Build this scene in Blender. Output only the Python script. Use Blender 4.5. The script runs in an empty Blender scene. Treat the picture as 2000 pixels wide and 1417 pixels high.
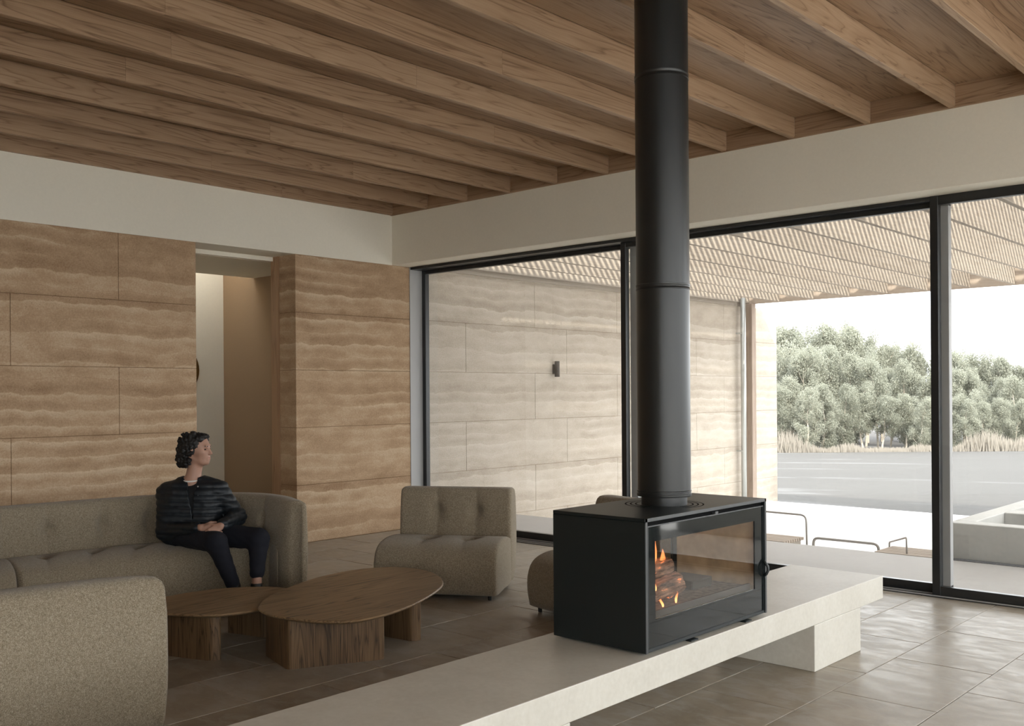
import bpy, bmesh, math, random
import numpy as np
from mathutils import Vector, Matrix

random.seed(7)
rng = np.random.default_rng(7)
sc = bpy.context.scene
COL = sc.collection

# ------------------------------------------------------------------ camera
F_PX, CY, YAW, ROLL, CAM_H = 1929.0, 766.1, math.radians(-42.477), math.radians(0.395), 1.55
fwd = Vector((math.sin(YAW), math.cos(YAW), 0))
right0 = Vector((math.cos(YAW), -math.sin(YAW), 0))
down0 = Vector((0, 0, -1))
rgt = right0 * math.cos(ROLL) + down0 * math.sin(ROLL)
dwn = -right0 * math.sin(ROLL) + down0 * math.cos(ROLL)
cam_data = bpy.data.cameras.new('camera')
cam = bpy.data.objects.new('camera', cam_data)
COL.objects.link(cam)
cam.matrix_world = Matrix(((rgt.x, -dwn.x, -fwd.x, 0), (rgt.y, -dwn.y, -fwd.y, 0),
                           (rgt.z, -dwn.z, -fwd.z, CAM_H), (0, 0, 0, 1)))
cam_data.sensor_fit = 'HORIZONTAL'
cam_data.sensor_width = 36.0
cam_data.lens = 36.0 * F_PX / 2000.0
cam_data.shift_y = (CY - 708.5) / 2000.0
cam_data.clip_end = 500
sc.camera = cam

# ------------------------------------------------------------------ light
SKY_STRENGTH = 3.8
SUN_STRENGTH = 5.5
world = bpy.data.worlds.new('sky')
sc.world = world
world.use_nodes = True
bgn = world.node_tree.nodes['Background']
bgn.inputs['Color'].default_value = (0.95, 0.975, 1.0, 1)
bgn.inputs['Strength'].default_value = SKY_STRENGTH
sun_d = bpy.data.lights.new('sun', 'SUN')
sun_d.energy = SUN_STRENGTH
sun_d.angle = math.radians(2.5)
sun_d.color = (1.0, 0.93, 0.82)
sun = bpy.data.objects.new('sun', sun_d)
COL.objects.link(sun)
sun.rotation_euler = Vector((-1.1, 0.8, -1.0)).to_track_quat('-Z', 'Y').to_euler()
sun.location = (8, -5, 9)


def portal(name, loc, rot, sx, sy):
    l = bpy.data.lights.new(name, 'AREA')
    l.shape = 'RECTANGLE'
    l.size, l.size_y = sx, sy
    l.cycles.is_portal = True
    o = bpy.data.objects.new(name, l)
    COL.objects.link(o)
    o.location, o.rotation_euler = loc, rot


# daylight portals in the two glazed walls (they give no light of their own)
portal('window_portal', (-3.1, 7.98, 1.5), (math.radians(-90), 0, 0), 10.8, 3.0)
portal('side_window_portal', (2.45, -0.8, 1.75), (0, math.radians(90), 0), 3.5, 16.3)

sc.view_settings.view_transform = 'Standard'
sc.view_settings.look = 'None'
sc.view_settings.exposure = 0.6
sc.view_settings.gamma = 1.0
sc.view_settings.use_curve_mapping = False
sc.cycles.use_denoising = True
sc.cycles.max_bounces = 10
sc.cycles.diffuse_bounces = 6
sc.cycles.transparent_max_bounces = 24
sc.cycles.caustics_reflective = False
sc.cycles.caustics_refractive = False
sc.cycles.sample_clamp_indirect = 6.0


# ------------------------------------------------------------------ materials
def lin(r, g, b):
    f = lambda c: (c / 255 / 12.92) if c / 255 <= 0.04045 else ((c / 255 + 0.055) / 1.055) ** 2.4
    return (f(r), f(g), f(b), 1)


class NT:
    def __init__(self, name):
        self.m = bpy.data.materials.new(name)
        self.m.use_nodes = True
        self.t = self.m.node_tree
        self.b = self.t.nodes['Principled BSDF']
        self.out = self.t.nodes['Material Output']

    def n(self, typ, **kw):
        nd = self.t.nodes.new(typ)
        for k, v in kw.items():
            if k.startswith('i_'):
                key = k[2:].replace('_', ' ')
                nd.inputs[key].default_value = v
            else:
                setattr(nd, k, v)
        return nd

    def l(self, a, b):
        self.t.links.new(a, b)

    def pos(self):
        return self.n('ShaderNodeNewGeometry').outputs['Position']

    def obj(self):
        return self.n('ShaderNodeTexCoord').outputs['Object']

    def mapping(self, v, scale=(1, 1, 1), loc=(0, 0, 0), rot=(0, 0, 0)):
        m = self.n('ShaderNodeMapping')
        m.inputs['Scale'].default_value = scale
        m.inputs['Location'].default_value = loc
        m.inputs['Rotation'].default_value = rot
        self.l(v, m.inputs['Vector'])
        return m.outputs['Vector']

    def noise(self, v, scale, detail=3, rough=0.5, dist=0.0):
        nd = self.n('ShaderNodeTexNoise')
        nd.inputs['Scale'].default_value = scale
        nd.inputs['Detail'].default_value = detail
        nd.inputs['Roughness'].default_value = rough
        nd.inputs['Distortion'].default_value = dist
        self.l(v, nd.inputs['Vector'])
        return nd.outputs['Fac']

    def ramp(self, f, stops, interp='LINEAR'):
        r = self.n('ShaderNodeValToRGB')
        r.color_ramp.interpolation = interp
        e = r.color_ramp.elements
        while len(e) < len(stops):
            e.new(0.5)
        for el, (p, c) in zip(e, stops):
            el.position = p
            el.color = c if len(c) == 4 else (*c, 1)
        self.l(f, r.inputs['Fac'])
        return r.outputs['Color']

    def math(self, op, a, b=None, clamp=False):
        nd = self.n('ShaderNodeMath', operation=op, use_clamp=clamp)
        for i, x in enumerate((a, b)):
            if x is None:
                continue
            if isinstance(x, (int, float)):
                nd.inputs[i].default_value = x
            else:
                self.l(x, nd.inputs[i])
        return nd.outputs[0]

    def mix(self, f, a, b, mode='MIX'):
        nd = self.n('ShaderNodeMix', data_type='RGBA', blend_type=mode)
        for key, x in ((0, f), (6, a), (7, b)):
            if isinstance(x, (int, float)):
                nd.inputs[key].default_value = x
            elif isinstance(x, tuple):
                nd.inputs[key].default_value = x
            else:
                self.l(x, nd.inputs[key])
        return nd.outputs[2]

    def bump(self, h, strength=0.3, dist=0.01):
        nd = self.n('ShaderNodeBump')
        nd.inputs['Strength'].default_value = strength
        nd.inputs['Distance'].default_value = dist
        self.l(h, nd.inputs['Height'])
        self.l(nd.outputs['Normal'], self.b.inputs['Normal'])

    def col(self, c):
        if isinstance(c, tuple):
            self.b.inputs['Base Color'].default_value = c
        else:
            self.l(c, self.b.inputs['Base Color'])

    def rough(self, r):
        if isinstance(r, (int, float)):
            self.b.inputs['Roughness'].default_value = r
        else:
            self.l(r, self.b.inputs['Roughness'])


def grey(v):
    return (v, v, v, 1)


def simple(name, c, rough=0.5, metal=0.0, spec=0.5, noise_amt=0.0, noise_scale=20):
    t = NT(name)
    if noise_amt:
        f = t.noise(t.obj(), noise_scale, 4)
        lo = tuple(x * (1 - noise_amt) for x in c[:3]) + (1,)
        hi = tuple(min(1, x * (1 + noise_amt)) for x in c[:3]) + (1,)
        t.col(t.ramp(f, [(0.3, lo), (0.7, hi)]))
    else:
        t.col(c)
    t.rough(rough)
    t.b.inputs['Metallic'].default_value = metal
    t.b.inputs['Specular IOR Level'].default_value = spec
    return t.m


def m_rammed(name, dark, mid, light):
    t = NT(name)
    p = t.pos()
    sep = t.n('ShaderNodeSeparateXYZ')
    t.l(p, sep.inputs[0])
    # wavy layer coordinate: height plus slow noise along the wall
    slow = t.noise(t.mapping(p, (1.6, 1.6, 0.8)), 1.0, 3, 0.55)
    fine = t.noise(p, 7.0, 5, 0.7)
    wob = t.math('MULTIPLY', t.math('SUBTRACT', slow, 0.5), 0.17)
    wob2 = t.math('MULTIPLY', t.math('SUBTRACT', fine, 0.5), 0.055)
    h = t.math('ADD', t.math('ADD', sep.outputs['Z'], wob), wob2)
    lay = t.math('DIVIDE', h, 0.13)
    fr = t.math('FRACT', lay)
    wn = t.n('ShaderNodeTexWhiteNoise', noise_dimensions='1D')
    t.l(t.math('FLOOR', lay), wn.inputs['W'])
    # each lift fades from a darker foot to a pale crest, some lifts hardly at all
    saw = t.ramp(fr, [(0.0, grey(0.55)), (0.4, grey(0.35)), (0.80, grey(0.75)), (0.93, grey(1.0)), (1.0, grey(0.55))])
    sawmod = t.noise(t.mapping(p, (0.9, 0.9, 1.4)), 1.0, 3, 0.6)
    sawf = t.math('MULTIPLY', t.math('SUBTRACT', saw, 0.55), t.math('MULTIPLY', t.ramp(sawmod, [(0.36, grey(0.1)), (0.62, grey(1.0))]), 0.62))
    blot = t.noise(t.mapping(p, (1, 1, 2.2)), 3.2, 5, 0.65)
    gr = t.noise(p, 75.0, 5, 0.75)
    f = t.math('ADD', 0.5, sawf)
    f = t.math('ADD', f, t.math('MULTIPLY', t.math('SUBTRACT', wn.outputs['Value'], 0.5), 0.24))
    f = t.math('ADD', f, t.math('MULTIPLY', t.math('SUBTRACT', blot, 0.5), 0.75))
    f = t.math('ADD', f, t.math('MULTIPLY', t.math('SUBTRACT', gr, 0.5), 0.85))
    c = t.ramp(f, [(0.15, dark), (0.5, mid), (0.88, light)])
    vor = t.n('ShaderNodeTexVoronoi', feature='F1')
    vor.inputs['Scale'].default_value = 48
    t.l(t.mapping(p, (1, 1, 1.5)), vor.inputs['Vector'])
    gate = t.noise(t.mapping(p, (1, 1, 3)), 3.0, 3)
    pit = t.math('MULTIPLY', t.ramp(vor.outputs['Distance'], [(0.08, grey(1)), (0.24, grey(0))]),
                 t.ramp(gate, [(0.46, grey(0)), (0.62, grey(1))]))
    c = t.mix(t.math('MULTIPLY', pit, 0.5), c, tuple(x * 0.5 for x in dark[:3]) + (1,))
    t.col(c)
    t.rough(0.95)
    t.b.inputs['Specular IOR Level'].default_value = 0.15
    hh = t.math('SUBTRACT', t.math('ADD', t.math('MULTIPLY', gr, 0.8), t.math('MULTIPLY', blot, 0.5)), t.math('MULTIPLY', pit, 0.7))
    t.bump(hh, 0.6, 0.012)
    return t.m


def m_oak(name, dark, mid, light, axis='Y', rough=0.5, scale=1.0, fig=0.55):
    t = NT(name)
    info = t.n('ShaderNodeObjectInfo')
    off = t.n('ShaderNodeVectorMath', operation='SCALE')
    cmb = t.n('ShaderNodeCombineXYZ')
    for i, k in enumerate((13.0, 37.0, 7.0)):
        t.l(t.math('MULTIPLY', info.outputs['Random'], k), cmb.inputs[i])
    add = t.n('ShaderNodeVectorMath', operation='ADD')
    t.l(t.obj(), add.inputs[0])
    t.l(cmb.outputs[0], add.inputs[1])
    st = {'X': (0.06, 1, 1), 'Y': (1, 0.06, 1), 'Z': (1, 1, 0.06)}[axis]
    v = t.mapping(add.outputs[0], tuple(s * scale for s in st))
    big = t.noise(v, 6.0, 3, 0.55, 0.6)
    rings = t.math('FRACT', t.math('MULTIPLY', big, 11.0))
    ring = t.ramp(rings, [(0.0, grey(0.15)), (0.12, grey(0.5)), (0.6, grey(0.75)), (0.9, grey(0.6)), (1.0, grey(0.15))])
    st2 = {'X': (0.02, 1, 1), 'Y': (1, 0.02, 1), 'Z': (1, 1, 0.02)}[axis]
    fib = t.noise(t.mapping(add.outputs[0], st2), 130.0 * scale, 3, 0.6)
    tone = t.noise(v, 1.6, 2)
    f = t.math('ADD', t.math('MULTIPLY', ring, fig), t.math('MULTIPLY', fib, 0.5))
    f = t.math('ADD', f, t.math('MULTIPLY', t.math('SUBTRACT', tone, 0.5), 0.5))
    f = t.math('ADD', f, t.math('MULTIPLY', t.math('SUBTRACT', info.outputs['Random'], 0.5), 0.12))
    t.col(t.ramp(f, [(0.22, dark), (0.55, mid), (0.9, light)]))
    t.rough(rough)
    t.b.inputs['Specular IOR Level'].default_value = 0.35
    t.bump(fib, 0.12, 0.002)
    return t.m


def m_boucle():
    t = NT('boucle_fabric')
    p = t.obj()
    a = t.noise(p, 260.0, 3, 0.7)
    b = t.noise(p, 90.0, 2, 0.6)
    f = t.math('ADD', t.math('MULTIPLY', a, 0.75), t.math('MULTIPLY', b, 0.25))
    t.col(t.ramp(f, [(0.33, (0.125, 0.096, 0.06, 1)), (0.5, (0.262, 0.214, 0.150, 1)), (0.66, (0.43, 0.37, 0.285, 1))]))
    t.rough(0.95)
    t.b.inputs['Specular IOR Level'].default_value = 0.1
    t.b.inputs['Sheen Weight'].default_value = 0.25
    t.b.inputs['Sheen Roughness'].default_value = 0.5
    t.bump(f, 0.6, 0.006)
    return t.m


def m_tile():
    t = NT('limestone_tile')
    info = t.n('ShaderNodeObjectInfo')
    p = t.pos()
    cmb = t.n('ShaderNodeCombineXYZ')
    t.l(t.math('MULTIPLY', info.outputs['Random'], 50.0), cmb.inputs[2])
    add = t.n('ShaderNodeVectorMath', operation='ADD')
    t.l(p, add.inputs[0])
    t.l(cmb.outputs[0], add.inputs[1])
    v = add.outputs[0]
    n1 = t.noise(t.mapping(v, (1.6, 0.8, 1)), 2.6, 5, 0.6, 0.5)
    n2 = t.noise(v, 11.0, 5, 0.6)
    f = t.math('ADD', t.math('MULTIPLY', n1, 0.65), t.math('MULTIPLY', n2, 0.35))
    f = t.math('ADD', f, t.math('MULTIPLY', t.math('SUBTRACT', info.outputs['Random'], 0.5), 0.18))
    base = t.ramp(f, [(0.25, (0.225, 0.187, 0.14, 1)), (0.5, (0.31, 0.265, 0.205, 1)), (0.75, (0.385, 0.34, 0.275, 1))])
    # worn, polished and dull patches
    n3 = t.noise(t.mapping(v, (1.0, 2.2, 1)), 4.5, 7, 0.7, 0.6)
    t.col(t.mix(t.math('MULTIPLY', t.ramp(n3, [(0.47, grey(0)), (0.60, grey(1))]), 0.45), base, (0.47, 0.455, 0.43, 1)))
    t.rough(t.ramp(n3, [(0.40, grey(0.31)), (0.5, grey(0.38)), (0.60, grey(0.47))]))
    t.b.inputs['Specular IOR Level'].default_value = 0.20
    t.bump(n2, 0.02, 0.002)
    return t.m


def m_stone(name, lo, hi, rough=0.3, scale=3.0):
    t = NT(name)
    p = t.pos()
    n1 = t.noise(p, scale, 5, 0.6, 0.4)
    n2 = t.noise(p, scale * 12, 3, 0.6)
    f = t.math('ADD', t.math('MULTIPLY', n1, 0.6), t.math('MULTIPLY', n2, 0.4))
    t.col(t.ramp(f, [(0.3, lo), (0.7, hi)]))
    t.rough(rough)
    return t.m


def m_plaster(name, c):
    t = NT(name)
    n = t.noise(t.pos(), 45.0, 5, 0.6)
    s = t.noise(t.pos(), 1.2, 3, 0.5)
    a = tuple(x * 0.95 for x in c[:3]) + (1,)
    t.col(t.ramp(t.math('ADD', t.math('MULTIPLY', n, 0.5), t.math('MULTIPLY', s, 0.5)), [(0.35, a), (0.65, c)]))
    t.rough(0.9)
    t.b.inputs['Specular IOR Level'].default_value = 0.2
    t.bump(n, 0.08, 0.003)
    return t.m


def m_glass(name, tint, refl=1.0, veil=0.0):
    t = NT(name)
    t.t.nodes.remove(t.b)
    tr = t.n('ShaderNodeBsdfTransparent')
    tr.inputs['Color'].default_value = tint
    gl = t.n('ShaderNodeBsdfGlossy')
    gl.inputs['Roughness'].default_value = 0.0
    lw = t.n('ShaderNodeLayerWeight')
    lw.inputs['Blend'].default_value = 0.5
    sch = t.math('ADD', 0.04, t.math('MULTIPLY', t.math('POWER', lw.outputs['Facing'], 5.0), 0.96))
    mx = t.n('ShaderNodeMixShader')
    t.l(t.math('MULTIPLY', sch, refl), mx.inputs[0])
    t.l(tr.outputs[0], mx.inputs[1])
    t.l(gl.outputs[0], mx.inputs[2])
    outp = mx.outputs[0]
    if veil:
        tl = t.n('ShaderNodeBsdfTranslucent')
        tl.inputs['Color'].default_value = (1, 1, 1, 1)
        m2 = t.n('ShaderNodeMixShader')
        m2.inputs[0].default_value = veil
        t.l(outp, m2.inputs[1])
        t.l(tl.outputs[0], m2.inputs[2])
        outp = m2.outputs[0]
    t.l(outp, t.out.inputs['Surface'])
    return t.m


M = {}
M['rammed'] = m_rammed('rammed_earth', (0.31, 0.195, 0.115, 1), (0.47, 0.325, 0.205, 1), (0.64, 0.495, 0.345, 1))
M['rammed_out'] = m_rammed('rammed_earth_hazed', (0.42, 0.355, 0.287, 1), (0.545, 0.478, 0.398, 1), (0.65, 0.588, 0.51, 1))  # same earth, paled: outdoor glare and haze put into the colour
M['mortar'] = simple('earth_joint', (0.20, 0.12, 0.065, 1), 1.0, spec=0.1)
M['mortar_out'] = simple('earth_joint_hazed', (0.36, 0.28, 0.2, 1), 1.0, spec=0.1)  # outdoor joints paled for the same glare
M['oak'] = m_oak('oak_veneer', (0.17, 0.097, 0.052, 1), (0.34, 0.220, 0.135, 1), (0.455, 0.32, 0.21, 1), 'Y', 0.55)
M['oak_x'] = m_oak('oak_veneer_cross', (0.17, 0.097, 0.052, 1), (0.34, 0.220, 0.135, 1), (0.455, 0.32, 0.21, 1), 'X', 0.55)
M['oak_z'] = m_oak('oak_trim', (0.20, 0.105, 0.052, 1), (0.34, 0.20, 0.11, 1), (0.42, 0.26, 0.15, 1), 'Z', 0.5)
M['dark_oak'] = m_oak('dark_stained_oak_top', (0.04, 0.022, 0.010, 1), (0.165, 0.103, 0.053, 1), (0.28, 0.185, 0.10, 1), 'Y', 0.42, 1.2, 0.8)
M['dark_oak_z'] = m_oak('dark_stained_oak', (0.03, 0.016, 0.007, 1), (0.15, 0.09, 0.045, 1), (0.28, 0.18, 0.095, 1), 'Z', 0.45, 1.6, 0.5)
M['plaster'] = m_plaster('off_white_plaster', (0.83, 0.785, 0.68, 1))
M['hall_brown'] = m_plaster('brown_hall_plaster', (0.27, 0.18, 0.108, 1))  # darker brown plaster tone for the hallway end wall
M['boucle'] = m_boucle()
M['tile'] = m_tile()
M['grout'] = simple('floor_grout', (0.30, 0.26, 0.20, 1), 0.9)
M['hearth'] = m_stone('pale_limestone', (0.54, 0.51, 0.45, 1), (0.66, 0.635, 0.575, 1), 0.42, 3.5)
M['black'] = simple('black_steel', (0.007, 0.0115, 0.0125, 1), 0.42)
M['black_edge'] = simple('grey_steel_edge', (0.055, 0.058, 0.06, 1), 0.35)  # lighter grey than the black steel panels
M['flue'] = simple('flue_black_enamel', (0.0105, 0.0115, 0.0115, 1), 0.34)
M['frame'] = simple('dark_aluminium', (0.016, 0.017, 0.018, 1), 0.32)
M['jamb'] = simple('grey_aluminium_sky_sheen', (0.40, 0.395, 0.39, 1), 0.45)  # grey jamb metal; on the stiles its paleness is painted sky reflection
M['glass'] = m_glass('window_glass', (0.96, 0.965, 0.96, 1), 0.9, 0.006)
M['stove_glass'] = m_glass('stove_glass', (0.92, 0.90, 0.87, 1), 1.2)
M['black_glass'] = simple('black_printed_glass', (0.010, 0.012, 0.012, 1), 0.04)
M['vermiculite'] = simple('firebox_lining', (0.44, 0.37, 0.26, 1), 0.9, noise_amt=0.25, noise_scale=12)
M['ash'] = simple('grey_ash', (0.22, 0.20, 0.18, 1), 1.0, noise_amt=0.4, noise_scale=40)
M['iron'] = simple('cast_iron', (0.05, 0.047, 0.044, 1), 0.6)
M['dark'] = simple('vent_black', (0.004, 0.004, 0.004, 1), 0.9, spec=0.1)
M['foot'] = simple('black_plastic', (0.01, 0.01, 0.01, 1), 0.5)
M['steel'] = simple('brushed_steel', (0.42, 0.39, 0.36, 1), 0.45, 0.3)
M['zinc'] = simple('zinc_pipe', (0.50, 0.51, 0.49, 1), 0.4, 0.6)
M['brass'] = simple('aged_brass', (0.22, 0.14, 0.055, 1), 0.4, 0.8)
M['bronze'] = simple('bronze_grey', (0.10, 0.085, 0.072, 1), 0.5, 0.3)
M['concrete'] = m_stone('grey_concrete', (0.40, 0.39, 0.36, 1), (0.52, 0.505, 0.47, 1), 0.8, 1.5)
M['paving'] = m_stone('pale_paving', (0.36, 0.338, 0.313, 1), (0.41, 0.388, 0.362, 1), 0.7, 1.2)
M['plaza'] = m_stone('white_paving', (0.78, 0.77, 0.75, 1), (0.85, 0.84, 0.82, 1), 0.8, 0.8)
M['gravel'] = simple('dark_gravel', (0.10, 0.10, 0.105, 1), 1.0, noise_amt=0.7, noise_scale=60)
M['silver_wood'] = m_oak('silvered_timber', (0.27, 0.228, 0.185, 1), (0.37, 0.322, 0.27, 1), (0.45, 0.40, 0.34, 1), 'Y', 0.8, 1.0, 0.4)
M['silver_wood_x'] = m_oak('silvered_timber_cross', (0.34, 0.27, 0.215, 1), (0.46, 0.385, 0.315, 1), (0.55, 0.47, 0.39, 1), 'X', 0.8, 1.0, 0.4)
M['silver_wood_z'] = m_oak('silvered_timber_post', (0.26, 0.19, 0.145, 1), (0.36, 0.28, 0.22, 1), (0.44, 0.35, 0.28, 1), 'Z', 0.8, 1.0, 0.4)
M['bark'] = simple('pale_bark', (0.46, 0.41, 0.34, 1), 0.9, noise_amt=0.3, noise_scale=3)
M['skin'] = simple('skin', (0.40, 0.225, 0.16, 1), 0.5)
M['lip'] = simple('lips', (0.33, 0.13, 0.10, 1), 0.5)
M['hair'] = simple('dark_brown_hair', (0.006, 0.0045, 0.004, 1), 0.6)
M['jacket'] = simple('navy_nylon', (0.0040, 0.0072, 0.0110, 1), 0.55, noise_amt=0.3, noise_scale=30)
M['black_cloth'] = simple('black_cotton', (0.006, 0.006, 0.007, 1), 0.9)
M['trousers'] = simple('dark_navy_cotton', (0.0035, 0.0042, 0.0100, 1), 0.9)
M['white_cloth'] = simple('white_cotton', (0.7, 0.68, 0.64, 1), 0.9)
M['leather'] = simple('black_leather', (0.006, 0.006, 0.006, 1), 0.45)
M['eye'] = simple('dark_eye', (0.02, 0.012, 0.01, 1), 0.2)


def m_field():
    t = NT('dry_field')
    p = t.pos()
    a = t.noise(t.mapping(p, (0.12, 0.12, 1), rot=(0, 0, 0.74)), 1.0, 5, 0.6)
    b = t.noise(p, 3.0, 5, 0.7)
    w = t.noise(t.mapping(p, (0.05, 0.20, 1), rot=(0, 0, 0.74)), 1.0, 6, 0.65)
    c = t.ramp(t.math('ADD', t.math('MULTIPLY', a, 0.4), t.math('MULTIPLY', b, 0.6)),
               [(0.3, (0.040, 0.037, 0.0335, 1)), (0.7, (0.060, 0.056, 0.051, 1))])
    wf = t.ramp(w, [(0.58, grey(0)), (0.64, grey(1))])
    c = t.mix(t.math('MULTIPLY', wf, 0.7), c, (0.13, 0.13, 0.13, 1))
    t.col(c)
    t.rough(0.9)
    return t.m


M['field'] = m_field()


def m_leaf(name, lo, hi):
    t = NT(name)
    info = t.n('ShaderNodeObjectInfo')
    n = t.noise(t.obj(), 0.8, 3)
    n2 = t.noise(t.obj(), 6.0, 2)
    f = t.math('ADD', t.math('MULTIPLY', n, 0.5), t.math('MULTIPLY', n2, 0.4))
    f = t.math('ADD', f, t.math('MULTIPLY', t.math('SUBTRACT', info.outputs['Random'], 0.4), 0.3))
    t.col(t.ramp(f, [(0.25, lo), (0.75, hi)]))
    t.rough(0.5)
    t.b.inputs['Specular IOR Level'].default_value = 0.4
    tl = t.n('ShaderNodeBsdfTranslucent')
    tl.inputs['Color'].default_value = hi
    mx = t.n('ShaderNodeMixShader')
    mx.inputs[0].default_value = 0.45
    t.l(t.b.outputs[0], mx.inputs[1])
    t.l(tl.outputs[0], mx.inputs[2])
    t.l(mx.outputs[0], t.out.inputs['Surface'])
    return t.m


M['leaf'] = m_leaf('eucalyptus_leaves', (0.23, 0.243, 0.195, 1), (0.37, 0.378, 0.308, 1))
M['dry_grass'] = m_leaf('dry_reeds', (0.26, 0.235, 0.20, 1), (0.36, 0.33, 0.285, 1))


def m_flame():
    t = NT('flame')
    t.t.nodes.remove(t.b)
    sep = t.n('ShaderNodeSeparateXYZ')
    gen = t.n('ShaderNodeTexCoord')
    t.l(gen.outputs['Generated'], sep.inputs[0])
    em = t.n('ShaderNodeEmission')
    t.l(t.ramp(sep.outputs['Z'], [(0.0, (1.0, 0.42, 0.16, 1)), (0.5, (1.0, 0.26, 0.07, 1)), (1.0, (0.9, 0.30, 0.12, 1))]), em.inputs['Color'])
    em.inputs['Strength'].default_value = 3.2
    tr = t.n('ShaderNodeBsdfTransparent')
    lw = t.n('ShaderNodeLayerWeight')
    lw.inputs['Blend'].default_value = 0.35
    body = t.math('SUBTRACT', 1.0, lw.outputs['Facing'])
    fac = t.math('MULTIPLY', t.math('POWER', body, 1.5), t.math('SUBTRACT', 1.0, t.math('MULTIPLY', sep.outputs['Z'], 0.75)))
    fac = t.math('MULTIPLY', fac, 0.75, True)
    mx = t.n('ShaderNodeMixShader')
    t.l(fac, mx.inputs[0])
    t.l(tr.outputs[0], mx.inputs[1])
    t.l(em.outputs[0], mx.inputs[2])
    t.l(mx.outputs[0], t.out.inputs['Surface'])
    return t.m


def m_log():
    t = NT('charred_firewood')
    p = t.obj()
    n = t.noise(t.mapping(p, (8, 1.2, 8)), 6.0, 5, 0.7)
    n2 = t.noise(p, 5.0, 3)
    t.col(t.ramp(n, [(0.35, (0.02, 0.012, 0.009, 1)), (0.5, (0.20, 0.115, 0.08, 1)), (0.68, (0.40, 0.25, 0.18, 1))]))
    t.rough(0.95)
    t.bump(n, 0.8, 0.01)
    glow = t.ramp(t.math('ADD', n, t.math('MULTIPLY', n2, 0.4)), [(0.80, (0, 0, 0, 1)), (0.92, (1.0, 0.22, 0.04, 1))])
    t.l(glow, t.b.inputs['Emission Color'])
    t.b.inputs['Emission Strength'].default_value = 2.0
    return t.m


M['flame'] = m_flame()
M['log'] = m_log()


# ------------------------------------------------------------------ mesh helpers
def link(name, me, mat, parent=None):
    o = bpy.data.objects.new(name, me)
    COL.objects.link(o)
    if mat is not None and len(me.materials) == 0:
        me.materials.append(M[mat] if isinstance(mat, str) else mat)
    if parent is not None:
        o.parent = parent
    return o


def from_bm(name, bm, mat, parent=None, smooth=False):
    me = bpy.data.meshes.new(name)
    bmesh.ops.recalc_face_normals(bm, faces=bm.faces)
    bm.to_mesh(me)
    bm.free()
    if smooth:
        for p in me.polygons:
            p.use_smooth = True
    return link(name, me, mat, parent)


def pydata(name, v, f, mat, parent=None, smooth=False):
    me = bpy.data.meshes.new(name)
    me.from_pydata([tuple(x) for x in v], [], [tuple(x) for x in f])
    me.update()
    if smooth:
        me.polygons.foreach_set('use_smooth', [True] * len(me.polygons))
    return link(name, me, mat, parent)


def add_box(bm, lo, hi):
    c = [(lo[i] + hi[i]) / 2 for i in range(3)]
    s = [abs(hi[i] - lo[i]) for i in range(3)]
    r = bmesh.ops.create_cube(bm, size=1.0)
    bmesh.ops.scale(bm, vec=s, verts=r['verts'])
    bmesh.ops.translate(bm, vec=c, verts=r['verts'])
    return r['verts']


def box(name, lo, hi, mat, parent=None, bevel=0.0, seg=2):
    bm = bmesh.new()
    add_box(bm, lo, hi)
    if bevel:
        bmesh.ops.bevel(bm, geom=bm.edges[:], offset=bevel, segments=seg, affect='EDGES', profile=0.5)
    return from_bm(name, bm, mat, parent)


def box_mesh(name, size, bevel=0.0):
    bm = bmesh.new()
    add_box(bm, [-s / 2 for s in size], [s / 2 for s in size])
    if bevel:
        bmesh.ops.bevel(bm, geom=bm.edges[:], offset=bevel, segments=1, affect='EDGES')
    me = bpy.data.meshes.new(name)
    bmesh.ops.recalc_face_normals(bm, faces=bm.faces)
    bm.to_mesh(me)
    bm.free()
    return me


def empty(name, loc=(0, 0, 0)):
    o = bpy.data.objects.new(name, None)
    COL.objects.link(o)
    o.location = loc
    o.empty_display_size = 0.1
    return o


def tag(o, label=None, cat=None, group=None, kind=None):
    if label:
        o['label'] = label
    if cat:
        o['category'] = cat
    if group:
        o['group'] = group
    if kind:
        o['kind'] = kind
    return o


def tube(name, pts, r, mat, parent=None, seg=12, radii=None, cap=True):
    pts = [Vector(p) for p in pts]
    v, f = [], []
    up = Vector((0, 0, 1))
    prev = None
    for i, p in enumerate(pts):
        d = (pts[min(i + 1, len(pts) - 1)] - pts[max(i - 1, 0)]).normalized()
        if prev is None:
            a = d.cross(up if abs(d.z) < 0.9 else Vector((1, 0, 0))).normalized()
        else:
            a = (prev - d * prev.dot(d)).normalized()
        prev = a
        b = d.cross(a)
        rr = radii[i] if radii else r
        for k in range(seg):
            t = 2 * math.pi * k / seg
            v.append(p + (a * math.cos(t) + b * math.sin(t)) * rr)
    n = len(pts)
    for i in range(n - 1):
        for k in range(seg):
            k2 = (k + 1) % seg
            f.append((i * seg + k, i * seg + k2, (i + 1) * seg + k2, (i + 1) * seg + k))
    if cap:
        f.append(tuple(range(seg))[::-1])
        f.append(tuple((n - 1) * seg + k for k in range(seg)))
    return pydata(name, v, f, mat, parent, True)


def lathe(name, prof, mat, parent=None, seg=48, loc=(0, 0, 0), smooth=True):
    """prof: list of (r, z) from bottom to top, open surface capped by r=0 points"""
    v, f = [], []
    for r, z in prof:
        for k in range(seg):
            t = 2 * math.pi * k / seg
            v.append((loc[0] + r * math.cos(t), loc[1] + r * math.sin(t), loc[2] + z))
    for i in range(len(prof) - 1):
        for k in range(seg):
            k2 = (k + 1) % seg
            f.append((i * seg + k, i * seg + k2, (i + 1) * seg + k2, (i + 1) * seg + k))
    o = pydata(name, v, f, mat, parent, smooth)
    if smooth:
        try:
            o.data.set_sharp_from_angle(angle=math.radians(40))
        except Exception:
            pass
    return o


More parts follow.
